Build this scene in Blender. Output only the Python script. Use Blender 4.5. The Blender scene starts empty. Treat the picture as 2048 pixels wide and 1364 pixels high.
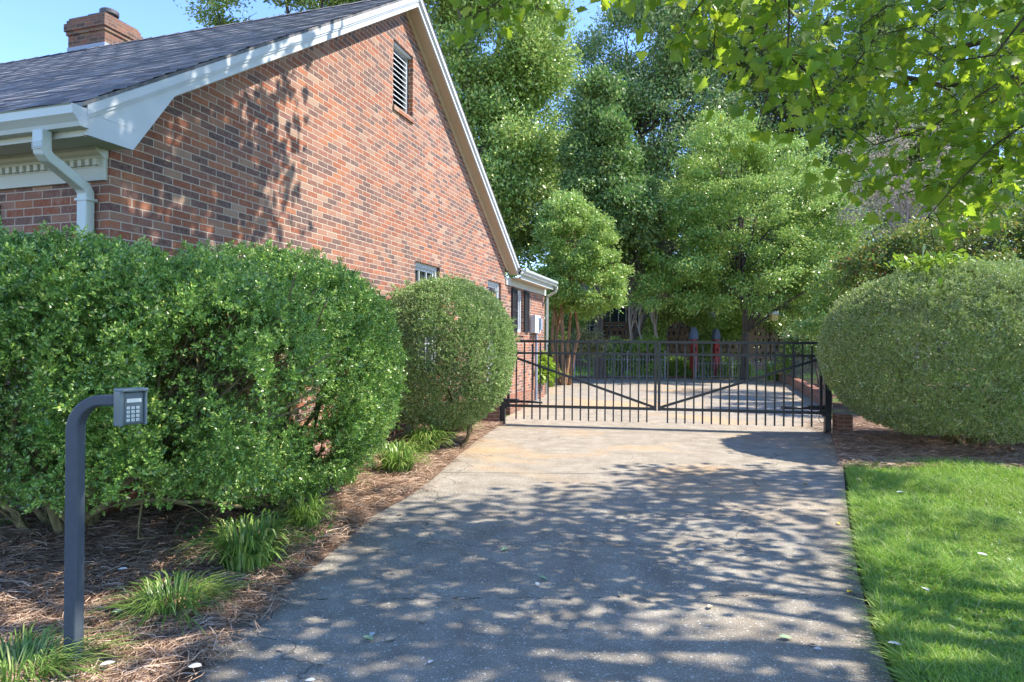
import bpy, math, random
import numpy as np
from mathutils import Vector, Matrix, Euler
random.seed(7); RNG = np.random.default_rng(11)
R = math.radians
SC = bpy.context.scene
COL = SC.collection
# ------------------------------------------------------------------ camera
EYE = 1.5; F = 1290.0
cam_d = bpy.data.cameras.new('camera'); cam = bpy.data.objects.new('camera', cam_d); COL.objects.link(cam)
cam_d.sensor_width = 36; cam_d.lens = F/2048*36; cam_d.clip_start = .05; cam_d.clip_end = 1500
cam.location = (0, 0, EYE); cam.rotation_euler = (R(90.18), R(-.4), 0)
SC.camera = cam
CR = Euler(cam.rotation_euler).to_matrix()
# ------------------------------------------------------------------ light
SUN = Vector((1.06, .043, 1.26)).normalized()
w = bpy.data.worlds.new('World'); SC.world = w; w.use_nodes = True
nt = w.node_tree; bg = nt.nodes['Background']
sky = nt.nodes.new('ShaderNodeTexSky'); sky.sky_type = 'NISHITA'; sky.sun_disc = False
sky.sun_elevation = math.asin(SUN.z); sky.sun_rotation = math.atan2(SUN.x, SUN.y)
sky.air_density = 1.0; sky.dust_density = 0.0; sky.ozone_density = 4.5; sky.altitude = 300
hs = nt.nodes.new('ShaderNodeHueSaturation'); hs.inputs['Saturation'].default_value = 1.1; hs.inputs['Hue'].default_value = .512; nt.links.new(sky.outputs[0], hs.inputs['Color']); nt.links.new(hs.outputs[0], bg.inputs[0]); bg.inputs[1].default_value = .15
sd = bpy.data.lights.new('sun', 'SUN'); sd.energy = 3.2; sd.angle = R(.5); sd.color = (1, .93, .82)
so = bpy.data.objects.new('sun', sd); COL.objects.link(so); so.rotation_euler = SUN.to_track_quat('Z', 'Y').to_euler()
SC.view_settings.view_transform = 'Standard'; SC.view_settings.look = 'None'
SC.view_settings.exposure = 1.82; SC.view_settings.gamma = 1
SC.cycles.max_bounces = 6; SC.cycles.diffuse_bounces = 4; SC.cycles.transmission_bounces = 3; SC.cycles.transparent_max_bounces = 4

# ------------------------------------------------------------------ helpers
def ray(px, py): return CR @ Vector(((px-1024)/F, (682-py)/F, -1))
def G(px, py, z=0.0):                       # ground point seen at a photo pixel
    d = ray(px, py); t = (z-EYE)/d.z; return Vector((d.x*t, d.y*t, z))
def P(px, py, Y):                           # point at distance Y
    d = ray(px, py); t = Y/d.y; return Vector((d.x*t, Y, EYE+d.z*t))
def tag(o, label=None, cat=None, group=None, kind=None):
    if label: o['label'] = label
    if cat: o['category'] = cat
    if group: o['group'] = group
    if kind: o['kind'] = kind
    return o
def empty(name, loc, rz=0.0, **k):
    o = bpy.data.objects.new(name, None); COL.objects.link(o); o.location = loc; o.rotation_euler = (0, 0, rz)
    o.empty_display_size = .2
    return tag(o, **k)
class MB:
    def __init__(s): s.v = []; s.f = []
    def add(s, vs, fs):
        b = len(s.v); s.v += [tuple(v) for v in vs]; s.f += [tuple(i+b for i in f) for f in fs]; return s
    def box(s, a, b):
        x0, y0, z0 = a; x1, y1, z1 = b
        if x0 > x1: x0, x1 = x1, x0
        if y0 > y1: y0, y1 = y1, y0
        if z0 > z1: z0, z1 = z1, z0
        return s.add([(x0,y0,z0),(x1,y0,z0),(x1,y1,z0),(x0,y1,z0),(x0,y0,z1),(x1,y0,z1),(x1,y1,z1),(x0,y1,z1)],
                     [(0,3,2,1),(4,5,6,7),(0,1,5,4),(1,2,6,5),(2,3,7,6),(3,0,4,7)])
    def prism(s, poly, axis, a, b):         # polygon in the two other axes, extruded along axis
        n = len(poly)
        def mk(p, t):
            return {0: (t, p[0], p[1]), 1: (p[0], t, p[1]), 2: (p[0], p[1], t)}[axis]
        return s.add([mk(p, a) for p in poly]+[mk(p, b) for p in poly],
                     [tuple(range(n))[::-1], tuple(range(n, 2*n))]+[(i, (i+1) % n, n+(i+1) % n, n+i) for i in range(n)])
    def tube(s, pts, rad, n=8, cap=True, sq=None):
        pts = [Vector(p) for p in pts]
        if not hasattr(rad, '__len__'): rad = [rad]*len(pts)
        vs = []; up = None
        for i, p in enumerate(pts):
            t = (pts[min(i+1, len(pts)-1)]-pts[max(i-1, 0)])
            t = t.normalized() if t.length > 1e-9 else Vector((0, 0, 1))
            if up is None:
                up = Vector((0, 0, 1)) if abs(t.z) < .9 else Vector((0, 1, 0))
            a = t.cross(up).normalized(); b = a.cross(t).normalized(); up = b
            if sq:
                k = 1.0
                for (c, d) in ((1, 1), (-1, 1), (-1, -1), (1, -1)): vs.append(p+a*c*sq[0]/2+b*d*sq[1]/2)
            else:
                for j in range(n):
                    an = 2*math.pi*j/n; vs.append(p+a*math.cos(an)*rad[i]+b*math.sin(an)*rad[i])
        m = 4 if sq else n; fs = []
        for i in range(len(pts)-1):
            for j in range(m): fs.append((i*m+j, i*m+(j+1) % m, (i+1)*m+(j+1) % m, (i+1)*m+j))
        if cap: fs += [tuple(range(m))[::-1], tuple((len(pts)-1)*m+j for j in range(m))]
        return s.add(vs, fs)
    def lathe(s, prof, c=(0, 0, 0), n=20):
        vs = []; m = len(prof)
        for r, z in prof:
            for j in range(n):
                a = 2*math.pi*j/n; vs.append((c[0]+r*math.cos(a), c[1]+r*math.sin(a), c[2]+z))
        fs = [(i*n+j, i*n+(j+1) % n, (i+1)*n+(j+1) % n, (i+1)*n+j) for i in range(m-1) for j in range(n)]
        fs += [tuple(range(n))[::-1], tuple((m-1)*n+j for j in range(n))]
        return s.add(vs, fs)
    def build(s, name, mat, parent=None, smooth=False, bevel=0.0, **k):
        me = bpy.data.meshes.new(name); me.from_pydata(s.v, [], s.f); me.validate(); me.update()
        o = bpy.data.objects.new(name, me); COL.objects.link(o)
        if mat: me.materials.append(mat)
        if parent: o.parent = parent
        if smooth: me.polygons.foreach_set('use_smooth', [True]*len(me.polygons))
        if bevel:
            b = o.modifiers.new('bevel', 'BEVEL'); b.width = bevel; b.segments = 2; b.limit_method = 'ANGLE'
        return tag(o, **k)
def npmesh(name, V, faces_flat, nper, mat, parent=None, **k):     # V (n,3); faces with nper corners each
    me = bpy.data.meshes.new(name); nf = len(faces_flat)//nper
    me.vertices.add(len(V)); me.vertices.foreach_set('co', V.astype(np.float32).ravel())
    me.loops.add(len(faces_flat)); me.loops.foreach_set('vertex_index', faces_flat.astype(np.int32))
    me.polygons.add(nf); me.polygons.foreach_set('loop_start', np.arange(0, nf*nper, nper, dtype=np.int32))
    me.polygons.foreach_set('loop_total', np.full(nf, nper, dtype=np.int32))
    me.update(calc_edges=True); me.materials.append(mat)
    o = bpy.data.objects.new(name, me); COL.objects.link(o)
    if parent: o.parent = parent
    return tag(o, **k)
def unit(a): return a/np.maximum(np.linalg.norm(a, axis=1, keepdims=True), 1e-9)
DIAMOND = (np.array([(0, 0, 0), (.45, .27, .07), (1, 0, 0), (.45, -.27, .07)]), np.array([0, 1, 2, 3]), 4)
def _maple():
    half = [(0, 0), (.02, .10), (-.10, .30), (.12, .26), (.10, .40), (.22, .60), (.34, .46), (.42, .52), (.48, .30), (.62, .34), (.66, .22), (.80, .20), (.84, .08), (1.05, 0)]
    pts = [(x, y, .10*abs(y)*2-.12*x*x) for x, y in half]+[(x, -y, .10*abs(y)*2-.12*x*x) for x, y in half[1:-1]][::-1]
    n = len(pts); pts.append((.35, 0, 0)); f = []
    for i in range(n): f += [n, i, (i+1) % n]
    return np.array(pts), np.array(f), 3
MAPLE = _maple()
def _sprig(k=7, leaf=.55, wd=.2):
    V = []; Fc = []
    for i in range(k):
        t = i/(k-1); a = i*2.4; base = np.array((t*.75, 0, 0))
        d = np.array((.55+.4*t, math.cos(a)*.8*(1-.6*t), math.sin(a)*.8*(1-.6*t))); d /= np.linalg.norm(d)
        s_ = np.cross(d, (math.sin(i*1.7), math.cos(i*2.9), .6)); s_ /= np.linalg.norm(s_)
        L = leaf*(1-.25*t); b = len(V)
        V += [base, base+d*L*.5+s_*wd*L*1.3, base+d*L, base+d*L*.5-s_*wd*L*1.3]; Fc += [b, b+1, b+2, b+3]
    return np.array(V), np.array(Fc), 4
SPRIG = _sprig()
def scatter(name, pos, size, shape, mat, parent=None, nrm=None, drc=None, up=.5, jit=.6, **k):
    """many leaves in one mesh: drc = direction each leaf points to, nrm = face normal bias"""
    N = len(pos); S, Fc, nper = shape
    d = RNG.normal(size=(N, 3)) if drc is None else unit(drc)+RNG.normal(size=(N, 3))*jit
    d = unit(d)
    n = RNG.normal(size=(N, 3)); n[:, 2] += up*2
    if nrm is not None: n += nrm*1.5
    n = unit(n); b = unit(np.cross(n, d)); n = np.cross(d, b)
    size = np.broadcast_to(size, (N,))[:, None, None]
    V = pos[:, None, :]+size*(S[None, :, 0:1]*d[:, None, :]+S[None, :, 1:2]*b[:, None, :]+S[None, :, 2:3]*n[:, None, :])
    m = len(S); Ff = (Fc[None, :]+np.arange(N)[:, None]*m).ravel()
    return npmesh(name, V.reshape(-1, 3), Ff, nper, mat, parent, **k)
# ------------------------------------------------------------------ materials
class NT:
    def __init__(s, name):
        s.m = bpy.data.materials.new(name); s.m.use_nodes = True; s.t = s.m.node_tree; s.t.nodes.clear()
        s.out = s.t.nodes.new('ShaderNodeOutputMaterial')
    def n(s, typ, ins=None, **at):
        nd = s.t.nodes.new('ShaderNode'+typ)
        for k, v in at.items(): setattr(nd, k, v)
        for k, v in (ins or {}).items():
            i = nd.inputs[k]
            if hasattr(v, 'is_linked') or isinstance(v, bpy.types.NodeSocket): s.t.links.new(v, i)
            else: i.default_value = v
        return nd
    def math(s, op, a, b=0.0, c=0.0): return s.n('Math', {0: a, 1: b, 2: c}, operation=op).outputs[0]
    def ramp(s, fac, stops, interp='LINEAR'):
        r = s.n('ValToRGB', {0: fac}); cr = r.color_ramp; cr.interpolation = interp
        while len(cr.elements) < len(stops): cr.elements.new(.5)
        for e, (p, c) in zip(cr.elements, stops): e.position = p; e.color = (*c, 1) if len(c) == 3 else c
        return r.outputs[0]
    def mix(s, fac, a, b, mode='MIX'):
        x = s.n('Mix', data_type='RGBA', blend_type=mode)
        for i, v in ((0, fac), (6, a), (7, b)):
            if isinstance(v, bpy.types.NodeSocket): s.t.links.new(v, x.inputs[i])
            else: x.inputs[i].default_value = v if not isinstance(v, tuple) or len(v) == 4 else (*v, 1)
        return x.outputs[2]
    def noise(s, vec, scale, detail=3, rough=.55, dist=0.0):
        return s.n('TexNoise', {'Vector': vec, 'Scale': scale, 'Detail': detail, 'Roughness': rough, 'Distortion': dist}).outputs[0]
    def pos(s): return s.n('NewGeometry').outputs['Position']
    def obj(s): return s.n('TexCoord').outputs['Object']
    def bsdf(s, col, rough=.7, spec=.3, metal=0.0, bump=None, bstr=.3, bdist=.01):
        d = {'Base Color': col if isinstance(col, bpy.types.NodeSocket) else (*col, 1), 'Roughness': rough, 'Specular IOR Level': spec, 'Metallic': metal}
        if bump is not None: d['Normal'] = s.n('Bump', {'Height': bump, 'Strength': bstr, 'Distance': bdist}).outputs[0]
        return s.n('BsdfPrincipled', d).outputs[0]
    def end(s, sh): s.t.links.new(sh, s.out.inputs[0]); return s.m
def leafmat(name, stops, trans=.35, rough=.45, spec=.35, tint=None, patch=None):
    m = NT(name); rnd = m.n('NewGeometry').outputs['Random Per Island']
    c = m.ramp(rnd, stops)
    if patch:
        nz = m.noise(m.pos(), patch[0], 3); f = m.ramp(nz, [(patch[1], (0, 0, 0)), (patch[1]+.15, (1, 1, 1))])
        c = m.mix(f, c, m.mix(.6, c, patch[2]))
    p = m.bsdf(c, rough, spec)
    tc = m.mix(.75, c, tint or (.22, .34, .03), 'MIX')
    tr = m.n('BsdfTranslucent', {'Color': tc}).outputs[0]
    return m.end(m.n('MixShader', {0: trans, 1: p, 2: tr}).outputs[0])
def plain(name, col, rough=.6, spec=.3, metal=0.0, var=.12, scale=8, bump=0.0):
    m = NT(name); nz = m.noise(m.obj(), scale, 4)
    c = m.mix(nz, tuple(x*(1-var) for x in col), tuple(min(1, x*(1+var)) for x in col))
    return m.end(m.bsdf(c, rough, spec, metal, nz if bump else None, bump, .005))
def brickmat(name, palette, mortar, bw=.203, bh=.0677, mt=.010, cream=.5, soldier=False):
    m = NT(name); o = m.n('SeparateXYZ', {0: m.obj()})
    u = m.math('ADD', o.outputs[0], o.outputs[1]); z = o.outputs[2]
    if soldier: u, z = z, u
    row = m.math('FLOOR', m.math('DIVIDE', z, bh))
    off = m.math('MULTIPLY', m.math('MODULO', m.math('ADD', row, 1000.0), 2.0), .5)
    uu = m.math('ADD', m.math('DIVIDE', u, bw), off); cl = m.math('FLOOR', uu)
    wob = m.math('MULTIPLY', m.math('SUBTRACT', m.noise(m.obj(), 30, 2), .5), .004)
    fu = m.math('MULTIPLY', m.math('SUBTRACT', uu, cl), bw)
    fz = m.math('MULTIPLY', m.math('SUBTRACT', m.math('DIVIDE', z, bh), row), bh)
    du = m.math('MINIMUM', fu, m.math('SUBTRACT', bw, fu)); dz = m.math('MINIMUM', fz, m.math('SUBTRACT', bh, fz))
    d = m.math('ADD', m.math('MINIMUM', du, dz), wob)
    mask = m.n('MapRange', {0: d, 1: mt*.35, 2: mt*.65, 3: 0.0, 4: 1.0}).outputs[0]
    idv = m.n('CombineXYZ', {0: cl, 1: row, 2: 3.3}).outputs[0]
    wn = m.n('TexWhiteNoise', {'Vector': idv}, noise_dimensions='3D'); r1 = wn.outputs[0]
    r2 = m.n('TexWhiteNoise', {'Vector': m.n('CombineXYZ', {0: row, 1: cl, 2: 9.1}).outputs[0]}, noise_dimensions='3D').outputs[0]
    base = m.ramp(r1, palette, 'CONSTANT')
    base = m.mix(m.math('MULTIPLY', r2, .28), base, (.29, .11, .055))
    big = m.noise(m.obj(), 1.3, 3, .6); mid = m.noise(m.obj(), 9, 4, .6); fine = m.noise(m.obj(), 120, 3, .6)
    sm = m.math('MULTIPLY', m.ramp(mid, [(.56, (0, 0, 0)), (.66, (1, 1, 1))]), m.ramp(big, [(.42, (0, 0, 0)), (.62, (1, 1, 1))]))
    base = m.mix(m.math('MULTIPLY', sm, cream), base, (.50, .36, .24))
    blot = m.noise(m.obj(), 34, 5, .7, .6); base = m.mix(m.ramp(blot, [(.40, (0, 0, 0)), (.64, (.75, .75, .75))]), base, m.mix(.6, base, (.36, .25, .19)))
    base = m.mix(m.math('MULTIPLY', fine, .6), base, m.mix(.6, base, (.05, .03, .028)))
    stn = m.noise(m.n('Mapping', {0: m.obj(), 3: (1, 1, .35)}).outputs[0], .9, 4, .6); base = m.mix(m.ramp(stn, [(.45, (0, 0, 0)), (.75, (.45, .45, .45))]), base, (.10, .06, .05))
    mo = m.mix(m.noise(m.obj(), 20, 3), tuple(x*.8 for x in mortar), mortar)
    col = m.mix(mask, mo, base)
    hgt = m.math('ADD', m.math('MULTIPLY', mask, 1.0), m.math('MULTIPLY', fine, .25))
    return m.end(m.bsdf(col, .85, .2, 0, hgt, .6, .006))
PAL = [(0, (.085, .055, .06)), (.13, (.30, .085, .04)), (.30, (.18, .085, .07)), (.44, (.40, .14, .065)), (.60, (.11, .07, .068)), (.69, (.27, .11, .08)), (.82, (.36, .18, .12)), (.94, (.40, .26, .18))]
PALD = [(0, (.05, .03, .025)), (.2, (.20, .065, .035)), (.5, (.11, .055, .035)), (.7, (.24, .09, .045)), (.9, (.22, .14, .07))]
M_brick = brickmat('red_brick', PAL, (.47, .39, .31), cream=.5, mt=.0095)
M_chim = brickmat('chimney_brick', PALD, (.22, .18, .13), cream=.25)
M_brown = brickmat('brown_brick', [(0, (.16, .09, .05)), (.3, (.24, .13, .07)), (.6, (.20, .10, .06)), (.85, (.3, .19, .1))], (.3, .24, .17), cream=.2)
M_curb = brickmat('curb_brick', [(0, (.20, .07, .04)), (.3, (.30, .11, .06)), (.6, (.25, .09, .05)), (.85, (.36, .18, .1))], (.36, .3, .24), cream=.3)
M_white = plain('white_paint', (.50, .53, .55), .5, .3, var=.16, scale=3.5, bump=.05)
M_trim = plain('cream_paint', (.46, .48, .43), .55, .3, var=.06, scale=3)
M_tan = plain('tan_soffit', (.50, .41, .32), .6, .2, var=.05, scale=3)
M_gutter = plain('gutter_paint', (.44, .50, .48), .35, .5, var=.05, scale=5)
M_black = plain('black_metal', (.018, .019, .024), .4, .5, var=.2, scale=20)
M_gate = plain('gate_paint', (.022, .023, .028), .42, .5, var=.35, scale=14, bump=.1)
M_post = plain('pedestal_paint', (.055, .068, .085), .5, .4, var=.18, scale=30, bump=.12)
M_key = plain('keypad_casing', (.10, .13, .14), .45, .5, var=.15, scale=30)
M_keyl = plain('keypad_hood', (.12, .16, .165), .4, .5, var=.15, scale=20)
M_btn = plain('button_plastic', (.62, .64, .58), .5, .4, var=.05)
M_dark = plain('dark_opening', (.012, .012, .014), .6, .2)
M_shut = plain('black_shutter_paint', (.02, .02, .024), .5, .4)
M_glass = plain('window_glass', (.03, .035, .04), .06, .8, var=.3, scale=2)
M_metal = plain('grey_flashing', (.26, .30, .36), .5, .5, var=.2, scale=12)
M_rust = plain('chimney_cap_metal', (.07, .065, .065), .55, .5, var=.4, scale=9)
M_amber = plain('amber_glass', (.55, .33, .10), .2, .6)
M_nest = plain('grey_woven_shell', (.30, .30, .27), .9, .1, var=.35, scale=45, bump=.6)
M_red = plain('red_paint', (.34, .03, .025), .5, .4, var=.12)
M_blue = plain('blue_grey_shingle', (.13, .17, .24), .7, .2, var=.5, scale=25)
M_statue = plain('grey_stone', (.16, .17, .2), .8, .2, var=.3, scale=15, bump=.4)
M_wirefence = plain('pale_iron', (.30, .30, .31), .5, .4, var=.2)
M_yellow = plain('yellow_board', (.5, .38, .12), .6, .3)
M_stem = plain('green_stem', (.16, .2, .06), .7, .2)
def barkmat(name, c1, c2, sc=14):
    m = NT(name); v = m.n('Mapping', {0: m.obj(), 3: (1, 1, .25)}).outputs[0]
    nz = m.noise(v, sc, 5, .65, .4)
    return m.end(m.bsdf(m.ramp(nz, [(.3, c1), (.7, c2)]), .9, .15, 0, nz, .7, .02))
M_bark = barkmat('grey_bark', (.045, .035, .028), (.17, .14, .11))
M_barkt = barkmat('tan_bark', (.14, .075, .04), (.38, .22, .12))
M_barkg = barkmat('mossy_bark', (.10, .09, .045), (.28, .23, .11), 20)
M_twig = barkmat('twig_bark', (.035, .028, .022), (.10, .075, .05))
M_barkp = barkmat('pale_twig', (.22, .18, .16), (.44, .38, .35))

# ------------------------------------------------------------------ ground and drive
LP = [G(x, y) for x, y in ((390, 1364), (432, 1285), (530, 1205), (625, 1140), (690, 1085), (745, 1035), (810, 1000), (868, 958), (908, 920), (950, 885), (1000, 851))]
RP = [G(x, y) for x, y in ((1782, 1364), (1742, 1262), (1715, 1150), (1700, 1060), (1692, 1000), (1688, 950), (1684, 920), (1660, 872))]
LP = [Vector((-1.5, -8, 0)), Vector((-1.45, 1.0, 0))]+LP
RP = [Vector((-.6+1.6, -8, 0)), Vector((1.15, 1.0, 0))]+RP
LPa = np.array([(p.y, p.x) for p in LP]); RPa = np.array([(p.y, p.x) for p in RP])
def dL(y): return float(np.interp(y, LPa[:, 0], LPa[:, 1]))
def dR(y): return float(np.interp(y, RPa[:, 0], RPa[:, 1]))
court = [G(x, y) for x, y in ((1662, 868), (1668, 850), (1652, 815), (1610, 790), (1578, 770), (1552, 760), (1420, 757), (1250, 755), (1130, 756), (1112, 764), (1085, 786), (1040, 822), (1004, 840))]
def vnoise(x, y): return math.sin(x*3.1+1.3*math.sin(y*2.3))*math.cos(y*2.7+.9*math.sin(x*1.9))
m = NT('soil_litter'); p_ = m.pos(); n1 = m.noise(p_, .35, 3); n2 = m.noise(p_, 9, 6, .7)
c = m.mix(m.ramp(n1, [(.45, (0, 0, 0)), (.6, (1, 1, 1))]), m.ramp(n2, [(.3, (.05, .03, .02)), (.7, (.19, .11, .07))]), m.ramp(n2, [(.3, (.03, .06, .015)), (.7, (.10, .17, .04))]))
M_soil = m.end(m.bsdf(c, .95, .1, 0, n2, .8, .05))
MB().box((-160, -60, -.5), (160, 260, -.02)).build('ground', M_soil, kind='structure')
m = NT('concrete'); p_ = m.pos(); xyz = m.n('SeparateXYZ', {0: p_}); yv = xyz.outputs[1]; xv = xyz.outputs[0]
big = m.noise(p_, .55, 4, .6, .6); mid = m.noise(p_, 3.5, 5, .65); sp = m.noise(p_, 150, 2, .7); sp2 = m.noise(p_, 60, 3, .7)
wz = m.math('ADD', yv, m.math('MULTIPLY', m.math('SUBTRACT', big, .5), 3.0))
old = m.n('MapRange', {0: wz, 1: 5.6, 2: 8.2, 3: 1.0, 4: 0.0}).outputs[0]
c = m.ramp(mid, [(.3, (.24, .20, .145)), (.55, (.34, .29, .22)), (.75, (.42, .37, .285))])
c = m.mix(m.ramp(m.noise(m.n('Mapping', {0: p_, 1: (4, 9, 0)}).outputs[0], .5, 3, .5, .8), [(.52, (0, 0, 0)), (.68, (.75, .75, .75))]), c, (.52, .33, .15))
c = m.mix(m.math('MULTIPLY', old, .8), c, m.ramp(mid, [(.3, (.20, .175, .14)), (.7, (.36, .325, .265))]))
c = m.mix(m.ramp(sp, [(.42, (.95, .95, .95)), (.52, (0, 0, 0))]), c, m.mix(.6, c, (.03, .03, .03)))
c = m.mix(m.ramp(sp2, [(.60, (0, 0, 0)), (.68, (.9, .9, .9))]), c, (.68, .66, .6))
lines = None
for (a, b_) in ((7.35, -.012), (3.75, .03), (14.6, .01), (18.6, 0), (11.35, -.16), (22.8, 0)):
    l = m.math('ABSOLUTE', m.math('SUBTRACT', m.math('ADD', yv, m.math('MULTIPLY', xv, -b_)), a))
    l = m.math('ADD', l, m.math('MULTIPLY', m.math('SUBTRACT', m.noise(p_, 2.2 if a != 3.75 else 3, 4, .7), .5), .012 if a != 3.75 else .25))
    l = m.n('MapRange', {0: m.math('ABSOLUTE', l), 1: .001 if a == 3.75 else .003, 2: .005 if a == 3.75 else .012, 3: 1.0, 4: 0.0}).outputs[0]
    lines = l if lines is None else m.math('MAXIMUM', lines, l)
vc = m.n('TexVoronoi', {'Vector': m.n('Mapping', {0: m.n('VectorMath', {0: p_, 1: m.n('TexNoise', {'Vector': p_, 'Scale': 1.5, 'Detail': 4.0}).outputs[1]}, operation='ADD').outputs[0], 3: (1, 1, 0)}).outputs[0], 'Scale': .33}, feature='DISTANCE_TO_EDGE').outputs[0]
crack = m.n('MapRange', {0: vc, 1: .0008, 2: .003, 3: .55, 4: 0.0}).outputs[0]
lines = m.math('MAXIMUM', lines, crack)
c = m.mix(m.math('MULTIPLY', lines, .85), c, (.05, .045, .035))
h = m.math('SUBTRACT', m.math('ADD', m.math('MULTIPLY', sp, .6), m.math('MULTIPLY', sp2, .5)), m.math('MULTIPLY', lines, 2.0))
M_conc = m.end(m.bsdf(c, .85, .25, 0, h, .7, .006))
poly = [(p.x, p.y) for p in RP]+[(p.x, p.y) for p in court]+[(p.x, p.y) for p in LP[::-1]]
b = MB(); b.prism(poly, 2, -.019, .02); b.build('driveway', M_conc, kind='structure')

def hb(x, y):
    if y > 13: return 0.0
    return .11*min(1, max(0, (dL(y)-x-.9)/1.3))
def strip(name, y0, y1, fl, fr, mat, amp=.03, st=.1, base=.03, **k):
    ny = int((y1-y0)/st)+1; nx = 40; b = MB()
    for i in range(ny+1):
        y = y0+(y1-y0)*i/ny; a, c_ = fl(y), fr(y)
        for j in range(nx+1):
            t = j/nx; t = t*t*(3-2*t) if False else t
            x = a+(c_-a)*t; e = min(1, min(x-a, c_-x)/.25)
            b.v.append((x, y, base+hb(x, y)+amp*e*(1+vnoise(x*2, y*2)+.4*vnoise(x*7, y*6))))
    for i in range(ny):
        for j in range(nx):
            q = i*(nx+1)+j; b.f.append((q, q+1, q+nx+2, q+nx+1))
    return b.build(name, mat, smooth=True, **k)
m = NT('pine_straw_ground'); p_ = m.pos(); n2 = m.noise(p_, 28, 6, .75, 1.5); n3 = m.noise(p_, 2, 3)
c = m.ramp(n2, [(.3, (.07, .045, .03)), (.5, (.19, .115, .075)), (.72, (.36, .25, .17))])
M_straw = m.end(m.bsdf(c, .9, .15, 0, n2, 1.0, .03))
m = NT('lawn_soil'); p_ = m.pos(); n2 = m.noise(p_, 30, 5, .7)
M_lawn = m.end(m.bsdf(m.ramp(n2, [(.35, (.03, .05, .012)), (.7, (.08, .15, .03))]), .95, .1, 0, n2, .8, .02))
HX, HY = .300, .954                              # house gable wall direction
wallx = lambda y: -3.13+(y-5.0)*HX/HY
def bedL(y): return -9.0 if y < 5 else wallx(y)-.05
strip('pine_straw_bed', 1.2, 12.0, bedL, lambda y: dL(y)+.02, M_straw, kind='structure')
strip('lawn', -2.0, 7.9, lambda y: dR(y)+.02, lambda y: 16.0, M_lawn, amp=.012, base=.022, kind='structure')
strip('pine_straw_border', 7.9, 13.5, lambda y: dR(y)+.02 if y < 10.6 else 5.5+(y-10.6)*.5, lambda y: 18.0, M_straw, kind='structure')
def needles(name, N, xs, ys, L=.17, seed=1, **k):
    rg = np.random.default_rng(seed); ang = rg.uniform(0, math.pi*2, N); ln = rg.uniform(.5, 1.1, N)*L
    d = np.stack([np.cos(ang), np.sin(ang), rg.normal(0, .12, N)], 1); s = np.stack([-np.sin(ang), np.cos(ang), np.zeros(N)], 1)
    bend = rg.normal(0, .25, N)[:, None]*s; z = np.array([hb(a_, b_) for a_, b_ in zip(xs, ys)])+.05+rg.uniform(0, .06, N)+.03*np.sin(xs*6.2)*np.cos(ys*5.4)*.5
    p0 = np.stack([xs, ys, z], 1)-d*ln[:, None]/2; wd = rg.uniform(.0012, .0024, N)[:, None]
    p1 = p0+d*ln[:, None]*.5+bend*ln[:, None]*.5+np.array((0, 0, .01)); p2 = p0+d*ln[:, None]
    tw = unit(s+np.stack([np.zeros(N), np.zeros(N), rg.uniform(-1, 1, N)], 1))*wd
    V = np.stack([p0-tw, p0+tw, p1+tw, p1-tw, p2+tw*.4, p2-tw*.4], 1).reshape(-1, 3)
    Fc = (np.array([0, 1, 2, 3, 3, 2, 4, 5])[None]+np.arange(N)[:, None]*6).ravel()
    return npmesh(name, V, Fc, 4, M_needle, None, **k)
m = NT('pine_needle'); rnd = m.n('NewGeometry').outputs['Random Per Island']
M_needle = m.end(m.bsdf(m.ramp(rnd, [(0, (.11, .065, .038)), (.35, (.28, .165, .10)), (.7, (.44, .30, .20)), (1, (.6, .45, .33))]), .6, .3))
def sample(N, fn, y0, y1, pw=1.6):
    xs = []; ys = []
    while len(xs) < N:
        u = random.random(); y = (y0**(1-pw)+u*(y1**(1-pw)-y0**(1-pw)))**(1/(1-pw))
        x = fn(y)
        if x is not None: xs.append(x); ys.append(y)
    return np.array(xs), np.array(ys)
def f_left(y):
    lo = max(-.82*y-.3, bedL(y)+.1); hi = dL(y)+random.gauss(0, .07)+.07*math.sin(y*4.1)+.04*math.sin(y*11)
    return random.uniform(lo, hi) if hi > lo else None
xs, ys = sample(62000, f_left, 2.5, 11.5); needles('pine_straw', 62000, xs, ys, seed=3, label='loose brown pine needles covering the bed left of the driveway', cat='pine straw', kind='stuff')
def f_right(y):
    lo = dR(y)+random.gauss(0, .06); return random.uniform(lo, .84*y+.3)
xs, ys = sample(22000, f_right, 7.5, 12, 1.2); needles('pine_straw', 22000, xs, ys, seed=4, L=.2, label='reddish pine needles under the large round shrub on the right', cat='pine straw', kind='stuff')
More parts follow.
